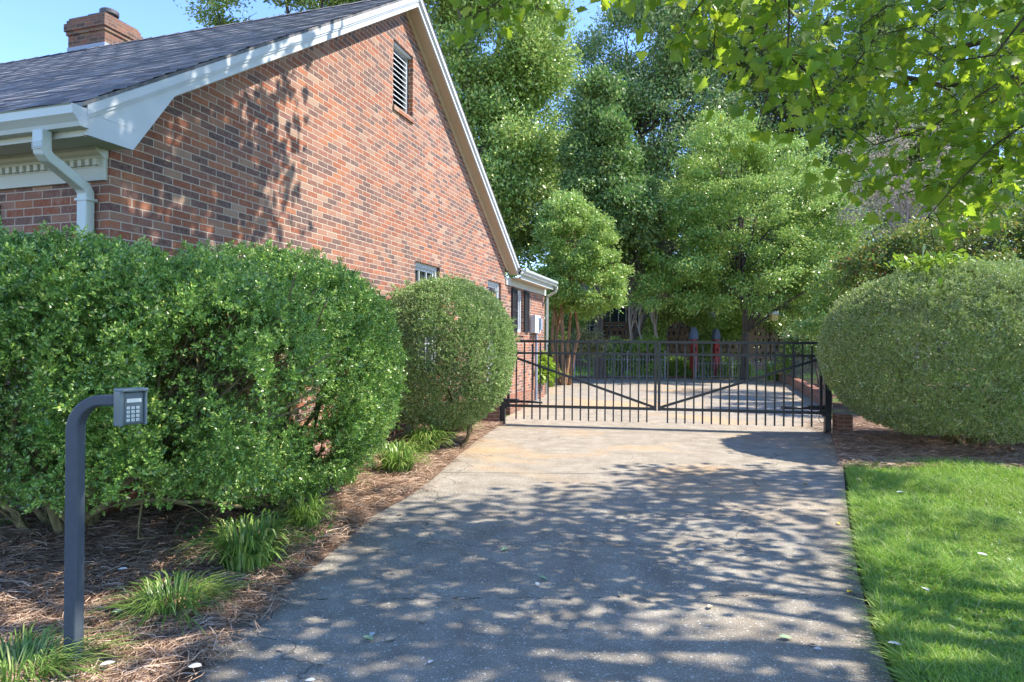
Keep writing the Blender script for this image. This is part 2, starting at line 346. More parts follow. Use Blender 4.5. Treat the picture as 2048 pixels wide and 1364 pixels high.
# edge litter on the drive
# lawn blades
M_grass = leafmat('grass_blade', [(0, (0.133, 0.247, 0.038)), (.5, (0.258, 0.450, 0.065)), (.85, (0.442, 0.528, 0.105)), (1, (0.510, 0.528, 0.286))], .35, .5, .3, tint=(.26, .46, .04), patch=(.9, .50, (.24, .32, .07)))
def blades(N, xs, ys, hmin, hmax, wd, rg, z0=.03, lean=.35):
    ang = rg.uniform(0, 2*math.pi, N); h = rg.uniform(hmin, hmax, N)*(1+.35*np.sin(xs*3.3)*np.cos(ys*2.9)); a2 = rg.uniform(0, 2*math.pi, N)
    s = np.stack([np.cos(ang), np.sin(ang), np.zeros(N)], 1)*(wd*rg.uniform(.7, 1.3, N))[:, None]
    l = rg.uniform(.1, 1, N)*lean; ld = np.stack([np.cos(a2)*l, np.sin(a2)*l, np.zeros(N)], 1)*h[:, None]
    p0 = np.stack([xs, ys, np.full(N, z0)], 1); up = np.array((0, 0, 1.))
    p1 = p0+ld*.5+up*(h*.6)[:, None]; p2 = p0+ld*1.6+up*(h*(1-l*.35))[:, None]
    V = np.stack([p0-s, p0+s, p1+s*.8, p1-s*.8, p2+s*.15, p2-s*.15], 1).reshape(-1, 3)
    Fc = (np.array([0, 1, 2, 3, 3, 2, 4, 5])[None]+np.arange(N)[:, None]*6).ravel()
    return V, Fc
def f_lawn(y):
    lo = dR(y)+.03+abs(random.gauss(0, .03)); hi = .84*y+.3
    top = 7.85+.12*math.sin(2*lo+1)
    x = random.uniform(lo, hi)
    return x if y < 7.75+.15*math.sin(x*1.7)+random.gauss(0, .05) else None
rg = np.random.default_rng(5); N = 150000
xs, ys = sample(N, f_lawn, 2.4, 8.0, 1.5); V, Fc = blades(N, xs, ys, .045, .14, .0032, rg, lean=1.0)
npmesh('grass', V, Fc, 4, M_grass, None, label='green lawn grass right of the driveway', cat='grass', kind='stuff')
N = 1500; xs, ys = sample(N, f_lawn, 2.6, 7.6, 1.3)
scatter('lawn_weeds', np.stack([xs, ys, np.full(N, .09)], 1), RNG.uniform(.015, .045, N), DIAMOND, leafmat('clover', [(0, (.10, .22, .05)), (.8, (.22, .36, .10)), (.9, (.45, .45, .3)), (1, (.5, .4, .2))], .3), None, up=1.2, label='clover and bits of dry leaf among the lawn grass', cat='weeds', kind='stuff')
# backyard lawn beyond the fence
MB().add([(-3, 28.6, -.004), (60, 28.6, -.004), (60, 40, -.004), (-3, 40, -.004)], [(0, 1, 2, 3)]).build('back_lawn', M_lawn, kind='structure')
N = 26000; xs = rg.uniform(0, 22, N); ys = rg.uniform(28.8, 39, N); V, Fc = blades(N, xs, ys, .08, .2, .012, rg, z0=0)
npmesh('grass', V, Fc, 4, M_grass, None, label='sunny grass of the back yard beyond the low iron fence', cat='grass', kind='stuff')

# ------------------------------------------------------------------ the house
house = empty('brick_house', (-3.13, 5.0, 0), math.atan2(HY, HX), label='red brick house with white rake boards and dark shingle roof', cat='house')
AP = 4.94; SL = .664; ZB = 6.53                  # apex u, slope, underside of rake at apex
V_ = .22                                        # rake overhang
def zr(u, d=0.0): return ZB-SL*abs(u-AP)+d
ops = [(4.58, 5.22, 4.96, 5.92), (5.35, 6.30, 1.0, 2.78), (8.74, 9.62, .25, 2.81), (10.75, 11.33, 1.76, 2.78)]
b = MB(); us = sorted({0, AP, 9.88, 13.4, *[o[0] for o in ops], *[o[1] for o in ops]})
top = lambda u, side: (zr(u, .06) if side < 9.88 else 2.9)
for a, c_ in zip(us[:-1], us[1:]):
    mid_ = (a+c_)/2; o = [q for q in ops if q[0] <= mid_ <= q[1]]
    ta, tb = top(a, mid_), top(c_, mid_)
    if o:
        o = o[0]; b.add([(a, 0, -.1), (c_, 0, -.1), (c_, 0, o[2]), (a, 0, o[2])], [(0, 1, 2, 3)]); b.add([(a, 0, o[3]), (c_, 0, o[3]), (c_, 0, tb), (a, 0, ta)], [(0, 1, 2, 3)])
    else: b.add([(a, 0, -.1), (c_, 0, -.1), (c_, 0, tb), (a, 0, ta)], [(0, 1, 2, 3)])
for o in ops:
    a, c_, z0, z1 = o
    b.add([(a, 0, z0), (a, .16, z0), (a, .16, z1), (a, 0, z1)], [(0, 1, 2, 3)]); b.add([(c_, 0, z0), (c_, .16, z0), (c_, .16, z1), (c_, 0, z1)], [(3, 2, 1, 0)])
    b.add([(a, 0, z0), (c_, 0, z0), (c_, .16, z0), (a, .16, z0)], [(0, 1, 2, 3)]); b.add([(a, 0, z1), (c_, 0, z1), (c_, .16, z1), (a, .16, z1)], [(3, 2, 1, 0)])
b.build('gable_wall', M_brick, house)
MB().box((0, .002, -.1), (.2, 12, 3.0)).build('front_wall', M_brick, house)
MB().add([(13.4, 0, -.1), (13.4, 6, -.1), (13.4, 6, 2.9), (13.4, 0, 2.9)], [(0, 1, 2, 3)]).build('rear_wall', M_brick, house)
# roof: stepped shingle courses
m = NT('asphalt_shingle'); p_ = m.obj(); s_ = m.n('SeparateXYZ', {0: p_})
cr_ = m.math('FLOOR', m.math('DIVIDE', s_.outputs[0], .1175)); tb = m.math('FLOOR', m.math('ADD', m.math('DIVIDE', s_.outputs[1], .3), m.math('MULTIPLY', cr_, .37)))
wn = m.n('TexWhiteNoise', {'Vector': m.n('CombineXYZ', {0: cr_, 1: tb}).outputs[0]}, noise_dimensions='3D').outputs[0]
st_ = m.noise(m.n('Mapping', {0: p_, 3: (3, .6, 3)}).outputs[0], 6, 5, .7)
c = m.ramp(m.math('ADD', m.math('MULTIPLY', wn, .28), m.math('MULTIPLY', st_, .78)), [(.3, (.10, .10, .11)), (.52, (.18, .178, .19)), (.8, (.32, .31, .31))])
g = m.noise(p_, 260, 2, .7); c = m.mix(m.math('MULTIPLY', g, .5), c, m.mix(.6, c, (.02, .02, .02)))
M_shing = m.end(m.bsdf(c, .9, .2, 0, g, .5, .004))
def slope(u0, u1, n, w0, w1, dirn):
    b = MB(); pts = []
    for i in range(n):
        a = u0+(u1-u0)*i/n; c2 = u0+(u1-u0)*(i+1)/n
        pts += [(a, zr(a, .217)), (c2, zr(c2, .206))]
    NS = 60                                     # gentle sag along the ridge so courses look hand laid
    rows = []
    for k_ in range(NS+1):
        w_ = w0+(w1-w0)*k_/NS; rows.append([(u, w_, z+.004*math.sin(w_*7+u*13)+.003*math.sin(w_*19+u*31)) for (u, z) in pts])
    L_ = len(pts)
    for r_ in rows: b.v += r_
    for k_ in range(NS):
        for j in range(L_-1):
            q = k_*L_+j; b.f.append((q, q+1, q+L_+1, q+L_) if dirn > 0 else (q, q+L_, q+L_+1, q+1))
    return b
b = slope(-.43, AP, 46, -V_-.035, 13, 1); b2 = slope(10.28, AP, 46, -V_-.035, 13, -1); b.add(b2.v, b2.f)
for (u0, u1) in ((-.43, AP), (AP, 10.28)):      # deck under the shingles
    b.add([(u0, -V_-.03, zr(u0, .205)), (u1, -V_-.03, zr(u1, .205)), (u1, -V_-.03, zr(u1, .175)), (u0, -V_-.03, zr(u0, .175)),
           (u0, 13, zr(u0, .205)), (u1, 13, zr(u1, .205)), (u1, 13, zr(u1, .175)), (u0, 13, zr(u0, .175))], [(0, 1, 2, 3), (4, 5, 6, 7), (3, 2, 6, 7), (0, 3, 7, 4), (1, 2, 6, 5)])
roof = b.build('roof', M_shing, house)
b = MB()
for i in range(44):                             # ridge caps
    w0 = -.24+i*.3; b.add([(AP-.14, w0, zr(AP-.14, .228)), (AP, w0, ZB+.236), (AP+.14, w0, zr(AP+.14, .228)), (AP-.14, w0+.3, zr(AP-.14, .222)), (AP, w0+.3, ZB+.226), (AP+.14, w0+.3, zr(AP+.14, .222))], [(0, 1, 4, 3), (1, 2, 5, 4)])
b.build('ridge_cap', M_shing, roof)
# rake boards (near slope with its pork-chop return, far slope)
b = MB(); b.prism([(-.37, 2.96), (.01, 2.96), (.408, zr(.408)), (AP, ZB), (AP, ZB+.175), (-.37, zr(-.37, .175))], 1, -V_, -V_+.03)
rk = b.build('rake_board', M_white, house)
b = MB(); b.prism([(-.39, zr(-.39, .10)), (AP, ZB+.10), (AP, ZB+.174), (-.39, zr(-.39, .174))], 1, -V_-.028, -V_-.001)
b.prism([(-.368, 3.118), (.064, 3.118), (.064, 3.122), (-.368, 3.122)], 1, -V_-.002, -V_-.0005)
b.prism([(-.38, zr(-.38, .075)), (AP, ZB+.075), (AP, ZB+.098), (-.38, zr(-.38, .098))], 1, -V_-.014, -V_-.001)
b.build('crown_strip', M_white, rk)
b = MB(); b.prism([(AP+.002, ZB), (10.2, zr(10.2)), (10.2, zr(10.2, .175)), (AP+.002, ZB+.175)], 1, -V_, -V_+.03)
rk2 = b.build('rake_board', M_white, house)
b = MB(); b.prism([(AP+.002, ZB+.10), (10.22, zr(10.22, .10)), (10.22, zr(10.22, .174)), (AP+.002, ZB+.174)], 1, -V_-.028, -V_-.001)
b.prism([(AP+.002, ZB+.075), (10.2, zr(10.2, .075)), (10.2, zr(10.2, .098)), (AP+.002, ZB+.098)], 1, -V_-.014, -V_-.001)
b.build('crown_strip', M_white, rk2)
b = MB()
for (u0, u1) in ((.3, AP), (AP, 10.2)):
    b.add([(u0, -V_+.03, zr(u0, .012)), (u1, -V_+.03, zr(u1, .012)), (u1, .0, zr(u1, .012)), (u0, .0, zr(u0, .012))], [(0, 1, 2, 3)])
b.build('rake_soffit', M_tan, house)
b = MB()
for (u0, u1) in ((.3, AP), (AP, 10.0)):         # small bed moulding against the brick
    b.add([(u0, -.035, zr(u0, .011)), (u1, -.035, zr(u1, .011)), (u1, -.035, zr(u1, -.03)), (u0, -.035, zr(u0, -.03)), (u0, -.002, zr(u0, -.05)), (u1, -.002, zr(u1, -.05))], [(0, 1, 2, 3), (3, 2, 5, 4)])
b.build('bed_moulding', M_tan, house)
# front eave
MB().box((-.37, -V_+.03, 2.972), (-.001, 13, 2.99)).build('eave_soffit', M_trim, house)
b = MB(); b.box((-.372, -V_+.032, 2.955), (-.35, 13, 3.16)); b.build('fascia', M_trim, house)
b = MB(); b.prism([(-.374, 3.135), (-.374, 3.0), (-.44, 3.0), (-.452, 3.03), (-.475, 3.055), (-.495, 3.075), (-.50, 3.13), (-.515, 3.137), (-.505, 3.142), (-.49, 3.137), (-.486, 3.08), (-.44, 3.012), (-.386, 3.012), (-.386, 3.135)], 0, 0, 1)
gp = [(-.374, 3.135), (-.374, 3.0), (-.44, 3.0), (-.452, 3.03), (-.475, 3.055), (-.495, 3.075), (-.50, 3.13), (-.512, 3.137), (-.49, 3.137), (-.486, 3.08), (-.44, 3.012), (-.386, 3.012), (-.386, 3.135)]
b = MB(); b.prism(gp, 1, -.236, 13)
gut = b.build('gutter', M_gutter, house)
MB().prism([(-.374, 3.135), (-.374, 3.0), (-.44, 3.0), (-.452, 3.03), (-.475, 3.055), (-.495, 3.075), (-.505, 3.14)], 1, -.242, -.237).build('end_cap', M_white, gut)
b = MB(); b.box((-.03, .02, 2.74), (-.001, 9, 2.845)); b.box((-.036, .018, 2.842), (-.001, 9, 2.905))
b.prism([(-.001, 2.905), (-.05, 2.905), (-.06, 2.92), (-.09, 2.935), (-.105, 2.955), (-.13, 2.96), (-.13, 2.971), (-.001, 2.971)], 1, .01, 9)
fr = b.build('frieze', M_trim, house)
d0 = MB().box((-.066, .06, 2.852), (-.0365, .098, 2.898)).build('dentil', M_trim, fr)
for i in range(1, 30):
    d1 = d0.copy(); COL.objects.link(d1); d1.location = (0, i*.078, 0)
def dspout(path, prof, name, parent, mat):
    o = MB().tube(path, 1, sq=prof).build(name, mat, parent, bevel=.008); return o
ds = dspout([(-.44, .12, 3.0), (-.44, .12, 2.88), (-.43, .125, 2.845), (-.40, .13, 2.82), (-.13, .165, 2.70), (-.09, .17, 2.68), (-.062, .17, 2.64), (-.06, .17, 2.58), (-.06, .17, .1)], (.075, .10), 'downspout', house, M_gutter)
MB().box((-.104, .105, 2.575), (-.012, .235, 2.595)).build('strap', M_gutter, ds)
# crude ribs on downspout elbows are part of it
b = MB()
for i in range(5): b.box((-.4805, .068, 2.86+i*.012), (-.478, .172, 2.864+i*.012))
b.build('crimp', M_gutter, ds)
# front shutter at the frame's left edge
b = MB(); b.box((-.035, 1.18, 1.0), (-.001, 1.6, 2.62))
for i in range(26): b.box((-.045, 1.22, 1.08+i*.058), (-.036, 1.56, 1.10+i*.058))
b.build('shutter', M_shut, house)
# attic louver
a, c_, z0, z1 = ops[0]
b = MB(); t_ = .05
b.box((a, .09, z0), (a+t_, .15, z1)); b.box((c_-t_, .09, z0), (c_, .15, z1)); b.box((a+t_, .09, z1-t_), (c_-t_, .15, z1)); b.box((a+t_, .09, z0), (c_-t_, .15, z0+t_)); b.box((a, .03, z1-.03), (c_, .09, z1-.002))
lv = b.build('attic_vent', M_white, house)
b = MB()
for i in range(11):
    z = z0+.06+i*.077; b.add([(a+t_, .085, z), (c_-t_, .085, z), (c_-t_, .145, z+.045), (a+t_, .145, z+.045), (a+t_, .085, z+.014), (c_-t_, .085, z+.014), (c_-t_, .145, z+.059), (a+t_, .145, z+.059)], [(0, 1, 2, 3), (4, 7, 6, 5), (0, 4, 5, 1)])
b.build('slat', M_white, lv)
MB().box((a, .155, z0), (c_, .16, z1)).build('backing', M_dark, lv)
MB().box((a-.01, -.03, z0-.075), (c_+.01, .1, z0-.002)).build('brick_sill', M_brick, lv)
def window(o, nx, nz, name='window', door=False):
    a, c_, z0, z1 = o; b = MB(); t_ = .07
    for q in ((a, a+t_, z0, z1), (c_-t_, c_, z0, z1)): b.box((q[0], .06, q[2]), (q[1], .15, q[3]))
    b.box((a+t_, .06, z1-t_), (c_-t_, .15, z1)); b.box((a+t_, .06, z0), (c_-t_, .15, z0+t_))
    fr = b.build(name, M_white, house); b = MB(); t2 = .022
    b.box((a+t_, .09, z0+t_), (a+t_+.04, .13, z1-t_)); b.box((c_-t_-.04, .09, z0+t_), (c_-t_, .13, z1-t_)); b.box((a+t_+.04, .09, z1-t_-.045), (c_-t_-.04, .13, z1-t_))
    for i in range(1, nx): x = a+t_+(c_-a-2*t_)*i/nx; b.box((x-t2/2, .095, z0+t_), (x+t2/2, .125, z1-t_-.046))
    for i in range(1, nz): z = z0+t_+(z1-z0-2*t_)*i/nz; b.box((a+t_+.041, .098, z-t2/2), (c_-t_-.041, .122, z+t2/2))
    b.build('sash', M_white, fr); MB().box((a+t_, .131, z0+t_), (c_-t_, .136, z1-t_)).build('pane', M_white if door else M_glass, fr)
    return fr
window(ops[1], 3, 4); window(ops[2], 1, 3, 'door', True); window(ops[3], 2, 4)
MB().box((10.70, -.04, 1.68), (11.38, .1, 1.757)).build('brick_sill', M_curb, house)
for (u0, u1) in ((10.34, 10.73), (11.36, 11.75)):
    b = MB(); b.box((u0, -.03, 1.76), (u1, -.002, 2.78)); b.box((u0, -.045, 1.76), (u0+.05, -.031, 2.78)); b.box((u1-.05, -.045, 1.76), (u1, -.031, 2.78))
    for z in (1.76, 2.24, 2.73): b.box((u0+.05, -.045, z), (u1-.05, -.031, z+.05))
    for i in range(18): b.box((u0+.05, -.042, 1.83+i*.05), (u1-.05, -.031, 1.85+i*.05))
    b.build('shutter', M_shut, house)
# rear wing eave
MB().box((9.9, -.03, 2.81), (13.45, -.002, 2.975)).build('wing_frieze', M_trim, house)
MB().box((10.23, -.26, 2.978), (13.31, -.001, 2.995)).build('wing_soffit', M_tan, house)
MB().box((10.2, -.275, 2.96), (13.33, -.262, 3.12)).build('wing_fascia', M_trim, house)
b = MB(); b.prism([(-.277, 3.17), (-.277, 3.06), (-.34, 3.06), (-.36, 3.10), (-.39, 3.13), (-.395, 3.18), (-.385, 3.18), (-.35, 3.115), (-.29, 3.07), (-.288, 3.17)], 0, 10.22, 13.36)
b.build('wing_gutter', M_gutter, house)
b = MB(); b.add([(10.1, -.30, 3.15), (13.36, -.30, 3.15), (13.36, 4.5, 4.3), (10.1, 4.5, 4.3), (10.1, -.30, 3.19), (13.36, -.30, 3.19), (13.36, 4.5, 4.34), (10.1, 4.5, 4.34)], [(0, 1, 2, 3), (4, 5, 6, 7), (0, 1, 5, 4), (1, 2, 6, 5), (0, 3, 7, 4)])
b.build('wing_roof', M_shing, house)
dspout([(13.32, -.36, 3.06), (13.32, -.36, 2.98), (13.34, -.32, 2.90), (13.43, -.09, 2.80), (13.46, -.06, 2.74), (13.46, -.06, .1)], (.07, .06), 'downspout', house, M_trim)
mb_ = MB().box((11.95, -.14, 1.76), (12.5, -.002, 2.22)).build('meter_box', M_white, house, bevel=.01)
b = MB(); b.tube([(12.25, -.1, 2.16), (12.25, -.1, 2.1)], .05); b.box((12.3, -.2, 1.85), (12.45, -.142, 2.15)); b.build('meter', M_metal, mb_)
MB().tube([(12.32, -.07, 1.755), (12.32, -.07, 0)], .035, 10).build('conduit', M_metal, mb_)
b = MB(); cx_, cy_ = 8.42, -.19                  # wall lantern
b.box((cx_-.05, -.02, 2.28), (cx_+.05, -.002, 2.55)); b.tube([(cx_, -.02, 2.5), (cx_, -.1, 2.62), (cx_, cy_, 2.6)], .012)
b.lathe([(.02, .26), (.10, .20), (.115, .185), (.02, .18)], (cx_, cy_, 2.34), 8); b.lathe([(.07, -.02), (.09, 0), (.09, .01), (.02, .011)], (cx_, cy_, 2.30), 8)
for k_ in range(6): an = k_*math.pi/3; b.tube([(cx_+.075*math.cos(an), cy_+.075*math.sin(an), 2.31), (cx_+.095*math.cos(an), cy_+.095*math.sin(an), 2.525)], .006, 5)
ln_ = b.build('wall_lantern', M_black, house)
MB().lathe([(.03, 0), (.07, .005), (.085, .2), (.03, .205)], (cx_, cy_, 2.315), 8).build('lantern_glass', M_amber, ln_)
# chimney
cu0, cu1, cw0, cw1 = 5.0, 5.72, 6.0, 6.88
b = MB(); b.box((cu0, cw0, 5.6), (cu1, cw1, 7.08))
for (z, e) in ((7.08, .025), (7.148, .05), (7.283, .02), (7.35, -.005)):
    z1 = {7.08: 7.148, 7.148: 7.283, 7.283: 7.35, 7.35: 7.40}[z]; b.box((cu0-e, cw0-e, z), (cu1+e, cw1+e, z1))
ch = b.build('chimney', M_chim, house)
b = MB(); b.box((cu0-.012, cw0-.012, 6.4), (cu1+.012, cw1+.012, 6.86)); b.build('flashing', M_metal, ch)
cc = (5.30, 6.25)
b = MB(); b.box((cc[0]-.27, cc[1]-.19, 7.402), (cc[0]+.27, cc[1]+.19, 7.43)); b.lathe([(.11, 0), (.11, .07), (.09, .07), (.09, .0)], (cc[0], cc[1], 7.43), 20)
b.lathe([(.10, .07), (.15, .075), (.16, .09), (.16, .15), (.14, .17), (.03, .19)], (cc[0], cc[1], 7.43), 24)
b.build('chimney_cap', M_rust, ch, smooth=False)
# egg shaped ornament hung by the lantern
hm = house.matrix_basis.copy()
def HW(u, w_, z): return Matrix.Rotation(math.atan2(HY, HX), 4, 'Z') @ Vector((u, w_, 0))+Vector((-3.13, 5.0, z))
p = HW(8.0, -.17, 2.1); b = MB(); prof = [(.001, .50)]+[(.15*math.sin(math.pi*(i/16))**.8*(1.06 if i % 2 else .98), .5-.42*i/16) for i in range(1, 16)]+[(.001, .08)]
b.lathe(prof, (0, 0, 0), 20); b.tube([(0, 0, .5), (0, 0, .62)], .006)
o = b.build('hanging_ornament', M_nest, None, smooth=True, label='grey egg-shaped woven ornament hanging on the brick wall beside the lantern', cat='ornament'); o.location = p

# ------------------------------------------------------------------ gate
gl = G(1005, 850); gr_ = G(1655, 869); gd = (gr_-gl); gl.z = gr_.z = 0
ga = math.atan2(gd.y, gd.x); GLn = gd.length
def gpost(p, lab):
    e = empty('gate_post', p, ga, label=lab, cat='gate post', group='gate posts')
    MB().box((-.05, -.05, -.05), (.05, .05, 1.56)).build('post', M_gate, e, bevel=.004); MB().lathe([(.0725, 0), (.0725, .012), (.03, .04), (.005, .045)], (0, 0, 1.56), 4).build('cap', M_gate, e)
    MB().box((.052, -.02, .3), (.085, .02, .4)).build('hinge', M_gate, e) if 'left' in lab else MB().box((-.085, -.02, .3), (-.052, .02, .4)).build('hinge', M_gate, e)
    return e
gpost(gl, 'black square metal gate post at the left end of the gate beside the round shrub')
gpost(gr_, 'black square metal gate post at the right end of the gate against the wide shrub')
def gleaf(x0, x1, flip, lab):
    e = empty('gate_leaf', gl+gd.normalized()*x0, ga, label=lab, cat='gate', group='two leaves of the driveway gate')
    L = x1-x0; s = .022; T, M2, B = 1.535, 1.32, .36
    MB().box((0, -.022, T-.022), (L, .022, T+.022)).build('top_rail', M_gate, e); MB().box((.045, -.02, M2-.02), (L-.045, .02, M2+.02)).build('middle_rail', M_gate, e); MB().box((.045, -.024, B-.024), (L-.045, .024, B+.024)).build('bottom_rail', M_gate, e)
    for x in (0, L-.045): MB().box((x, -.0225, B-.03), (x+.045, .0225, T-.023)).build('stile', M_gate, e)
    xa, xb = (.045, L-.045)
    za, zb = (M2-.05, B+.03) if not flip else (B+.03, M2-.05)
    MB().add([(xa, -.021, za-.022), (xb, -.021, zb-.022), (xb, -.021, zb+.022), (xa, -.021, za+.022), (xa, .021, za-.022), (xb, .021, zb-.022), (xb, .021, zb+.022), (xa, .021, za+.022)], [(0, 1, 2, 3), (7, 6, 5, 4), (0, 4, 5, 1), (3, 2, 6, 7)]).build('diagonal_brace', M_gate, e)
    n = 17; q = .0125
    for i in range(1, n+1):
        x = .02+(L-.04)*i/(n+1); tall = (i % 2 == (0))
        b = MB(); b.box((x-q, -q, .12), (x+q, q, (T-.023) if tall else 1.44))
        if not tall:
            b.add([(x-q, -q, 1.44), (x+q, -q, 1.44), (x+q, q, 1.44), (x-q, q, 1.44), (x-.024, -.012, 1.452), (x+.024, -.012, 1.452), (x+.024, .012, 1.452), (x-.024, .012, 1.452), (x, 0, 1.50)], [(0, 1, 5, 4), (1, 2, 6, 5), (2, 3, 7, 6), (3, 0, 4, 7), (4, 5, 8), (5, 6, 8), (6, 7, 8), (7, 4, 8)])
        b.build('picket', M_gate, e)
    return e
gleaf(.085, GLn/2-.03+.0, False, 'left leaf of the black metal picket gate across the driveway'); gleaf(GLn/2-.01, GLn-.085, True, 'right leaf of the black metal picket gate across the driveway')
def opener(p, s, lab):
    e = empty('gate_opener', p, ga, label=lab, cat='gate opener', group='gate openers')
    b = MB(); b.box((0, .06, .40), (s*.28, .15, .475)); b.build('motor_housing', M_black, e, bevel=.012)
    MB().tube([(s*.28, .105, .43), (s*.72, .07, .425)], .024, 10).build('arm', M_black, e, smooth=True); MB().box((-s*.02, .02, .38), (s*.05, .09, .42)).build('bracket', M_black, e)
    MB().tube([(s*.09, .05, .40), (s*.13, .04, .25), (s*.09, .03, .19), (s*.03, .03, .2)], .006, 6).build('cable', M_black, e)
opener(gl+Vector((0, 0, 0)), 1, 'black arm gate opener low on the left gate leaf'); opener(gr_, -1, 'black arm gate opener low on the right gate leaf')
# low walls flanking the gate
def lowwall(pts, h, th, lab, name='low_brick_wall', mat=M_curb, cat='low wall'):
    b = MB(); pts = [Vector((p[0], p[1], 0)) for p in pts]
    for p, q in zip(pts[:-1], pts[1:]):
        d = (q-p).normalized(); n = Vector((-d.y, d.x, 0))*th/2
        vs = [p-n, q-n, q+n, p+n]; b.add([(v.x, v.y, -.05) for v in vs]+[(v.x, v.y, h) for v in vs], [(0, 3, 2, 1), (4, 5, 6, 7), (0, 1, 5, 4), (1, 2, 6, 5), (2, 3, 7, 6), (3, 0, 4, 7)])
    return b.build(name, mat, None, bevel=.006, label=lab, cat=cat)
lowwall([(gl.x-.06, gl.y-.0), (wallx(gl.y)+.02, gl.y-.05)], .36, .22, 'low red brick wall between the left gate post and the house')
lowwall([(gr_.x+.08, gr_.y-.1), (gr_.x+.30, gr_.y-.13)], .36, .3, 'short orange brick pier beside the right gate post')
lowwall([G(1690, 925), G(1682, 905), G(1672, 885)], .06, .1, 'brick edging between driveway and straw by the wide shrub', 'brick_edging', cat='edging')
lowwall([G(1655, 815), G(1612, 788), G(1580, 768), G(1552, 759)], .33, .22, 'curved low brick curb along the right side of the rear court', 'brick_curb', cat='curb')
lowwall([G(1010, 828), G(1088, 788), G(1075, 772)], .3, .22, 'low brick planter edge in front of the house wing', 'brick_planter_edge', cat='planter edge')
lowwall([G(1100, 757), G(1400, 755), G(1560, 757)], .08, .2, 'flat brick edging at the back of the rear court', 'brick_edging', cat='edging')
# statue by the house
p = G(1030, 815); e = empty('garden_statue', (p.x-.25, p.y+.3, .05), 0, label='dark grey stone garden statue standing beside the house behind the gate', cat='statue')
b = MB(); b.lathe([(.13, 0), (.14, .06), (.11, .08), (.10, .2), (.13, .35), (.10, .5), (.05, .56), (.07, .62), (.075, .7), (.04, .76), (.005, .78)], n=14); b.tube([(.1, 0, .48), (.16, -.05, .36), (.08, -.13, .4)], [.035, .03, .025]); b.build('figure', M_statue, e, smooth=True)
MB().box((-.17, -.17, -.05), (.17, .17, -.001)).build('plinth', M_statue, e)

# ------------------------------------------------------------------ keypad pedestal
kp = G(147, 1328, .08); kp.z = 0; ka = R(-3)
e = empty('keypad_pedestal', kp, ka, label='dark blue-grey gooseneck post holding an entry keypad beside the driveway', cat='keypad post')
s = .09; H_ = 1.238; rr = .13; path = [(0, 0, -.1), (0, 0, H_-rr)]
for k_ in range(1, 9): a_ = k_/8*math.pi/2; path.append((rr*(1-math.cos(a_)), 0, H_-rr+rr*math.sin(a_)))
path.append((.22, 0, H_))
o = MB()
for i, q in enumerate(path): pass
pts = path; vs = []; m4 = []
for i, q in enumerate(pts):
    q = Vector(q); t = (Vector(pts[min(i+1, len(pts)-1)])-Vector(pts[max(i-1, 0)])).normalized(); n_ = Vector((-t.z, 0, t.x))
    hw = .028 if i < 2 else .028-.005*min(1, (i-1)/8)
    for (c1, c2) in ((1, 1), (-1, 1), (-1, -1), (1, -1)): vs.append(q+n_*c1*hw*(-1)+Vector((0, 1, 0))*c2*.029)
fs = [(0, 1, 2, 3), tuple(len(pts)*4-4+j for j in range(4))[::-1]]+[(i*4+j, i*4+(j+1) % 4, i*4+4+(j+1) % 4, i*4+4+j) for i in range(len(pts)-1) for j in range(4)]
o.add(vs, fs); o.build('post', M_post, e, bevel=.008)
kb = empty('keypad', (.262, -.01, H_-.03), R(58)); kb.parent = e
b = MB(); b.box((-.066, -.012, -.09), (.066, .05, .085)); kc = b.build('casing', M_key, e, bevel=.012); kc.location = kb.location; kc.rotation_euler = kb.rotation_euler; kc.scale = (.76, .76, .82)
bpy.data.objects.remove(kb); kc.name = 'keypad'
b = MB(); b.box((-.078, -.03, -.096), (-.058, .055, .09)); b.box((.058, -.03, -.096), (.072, .055, .09)); b.box((-.078, -.045, .0855), (.072, .055, .104)); b.build('hood', M_keyl, kc, bevel=.008)
MB().box((-.036, -.0155, .028), (.044, -.0125, .048)).build('label_strip', M_btn, kc)
b = MB()
for (x0, x1, z0, z1) in ((-.045, .05, .054, .057), (-.045, .05, -.077, -.075), (-.045, -.043, -.077, .055), (.048, .05, -.077, .055)): b.box((x0, -.0145, z0), (x1, -.0122, z1))
b.build('trim_line', M_keyl, kc)
for r_ in range(4):
    for c2 in range(3):
        x = -.028+c2*.026; z = .0-r_*.0215; bo = MB().box((x-.009, -.017, z-.0075), (x+.009, -.0125, z+.0075)).build('button', M_btn, kc, bevel=.002)
        ch_ = '123456789*0#'[r_*3+c2]; td = bpy.data.curves.new('digit', 'FONT'); td.body = ch_; td.size = .012; td.align_x = 'CENTER'; td.align_y = 'CENTER'; td.extrude = .0002
        to = bpy.data.objects.new('digit', td); COL.objects.link(to); to.location = (x, -.0173, z); to.rotation_euler = (R(90), 0, 0)
        bpy.context.view_layer.update(); dg = bpy.context.evaluated_depsgraph_get(); me = bpy.data.meshes.new_from_object(to.evaluated_get(dg)); bpy.data.objects.remove(to)
        me.materials.clear(); me.materials.append(M_black); to = bpy.data.objects.new('digit', me); COL.objects.link(to); to.parent = bo; to.location = (x, -.0175, z); to.rotation_euler = (R(90), 0, 0)

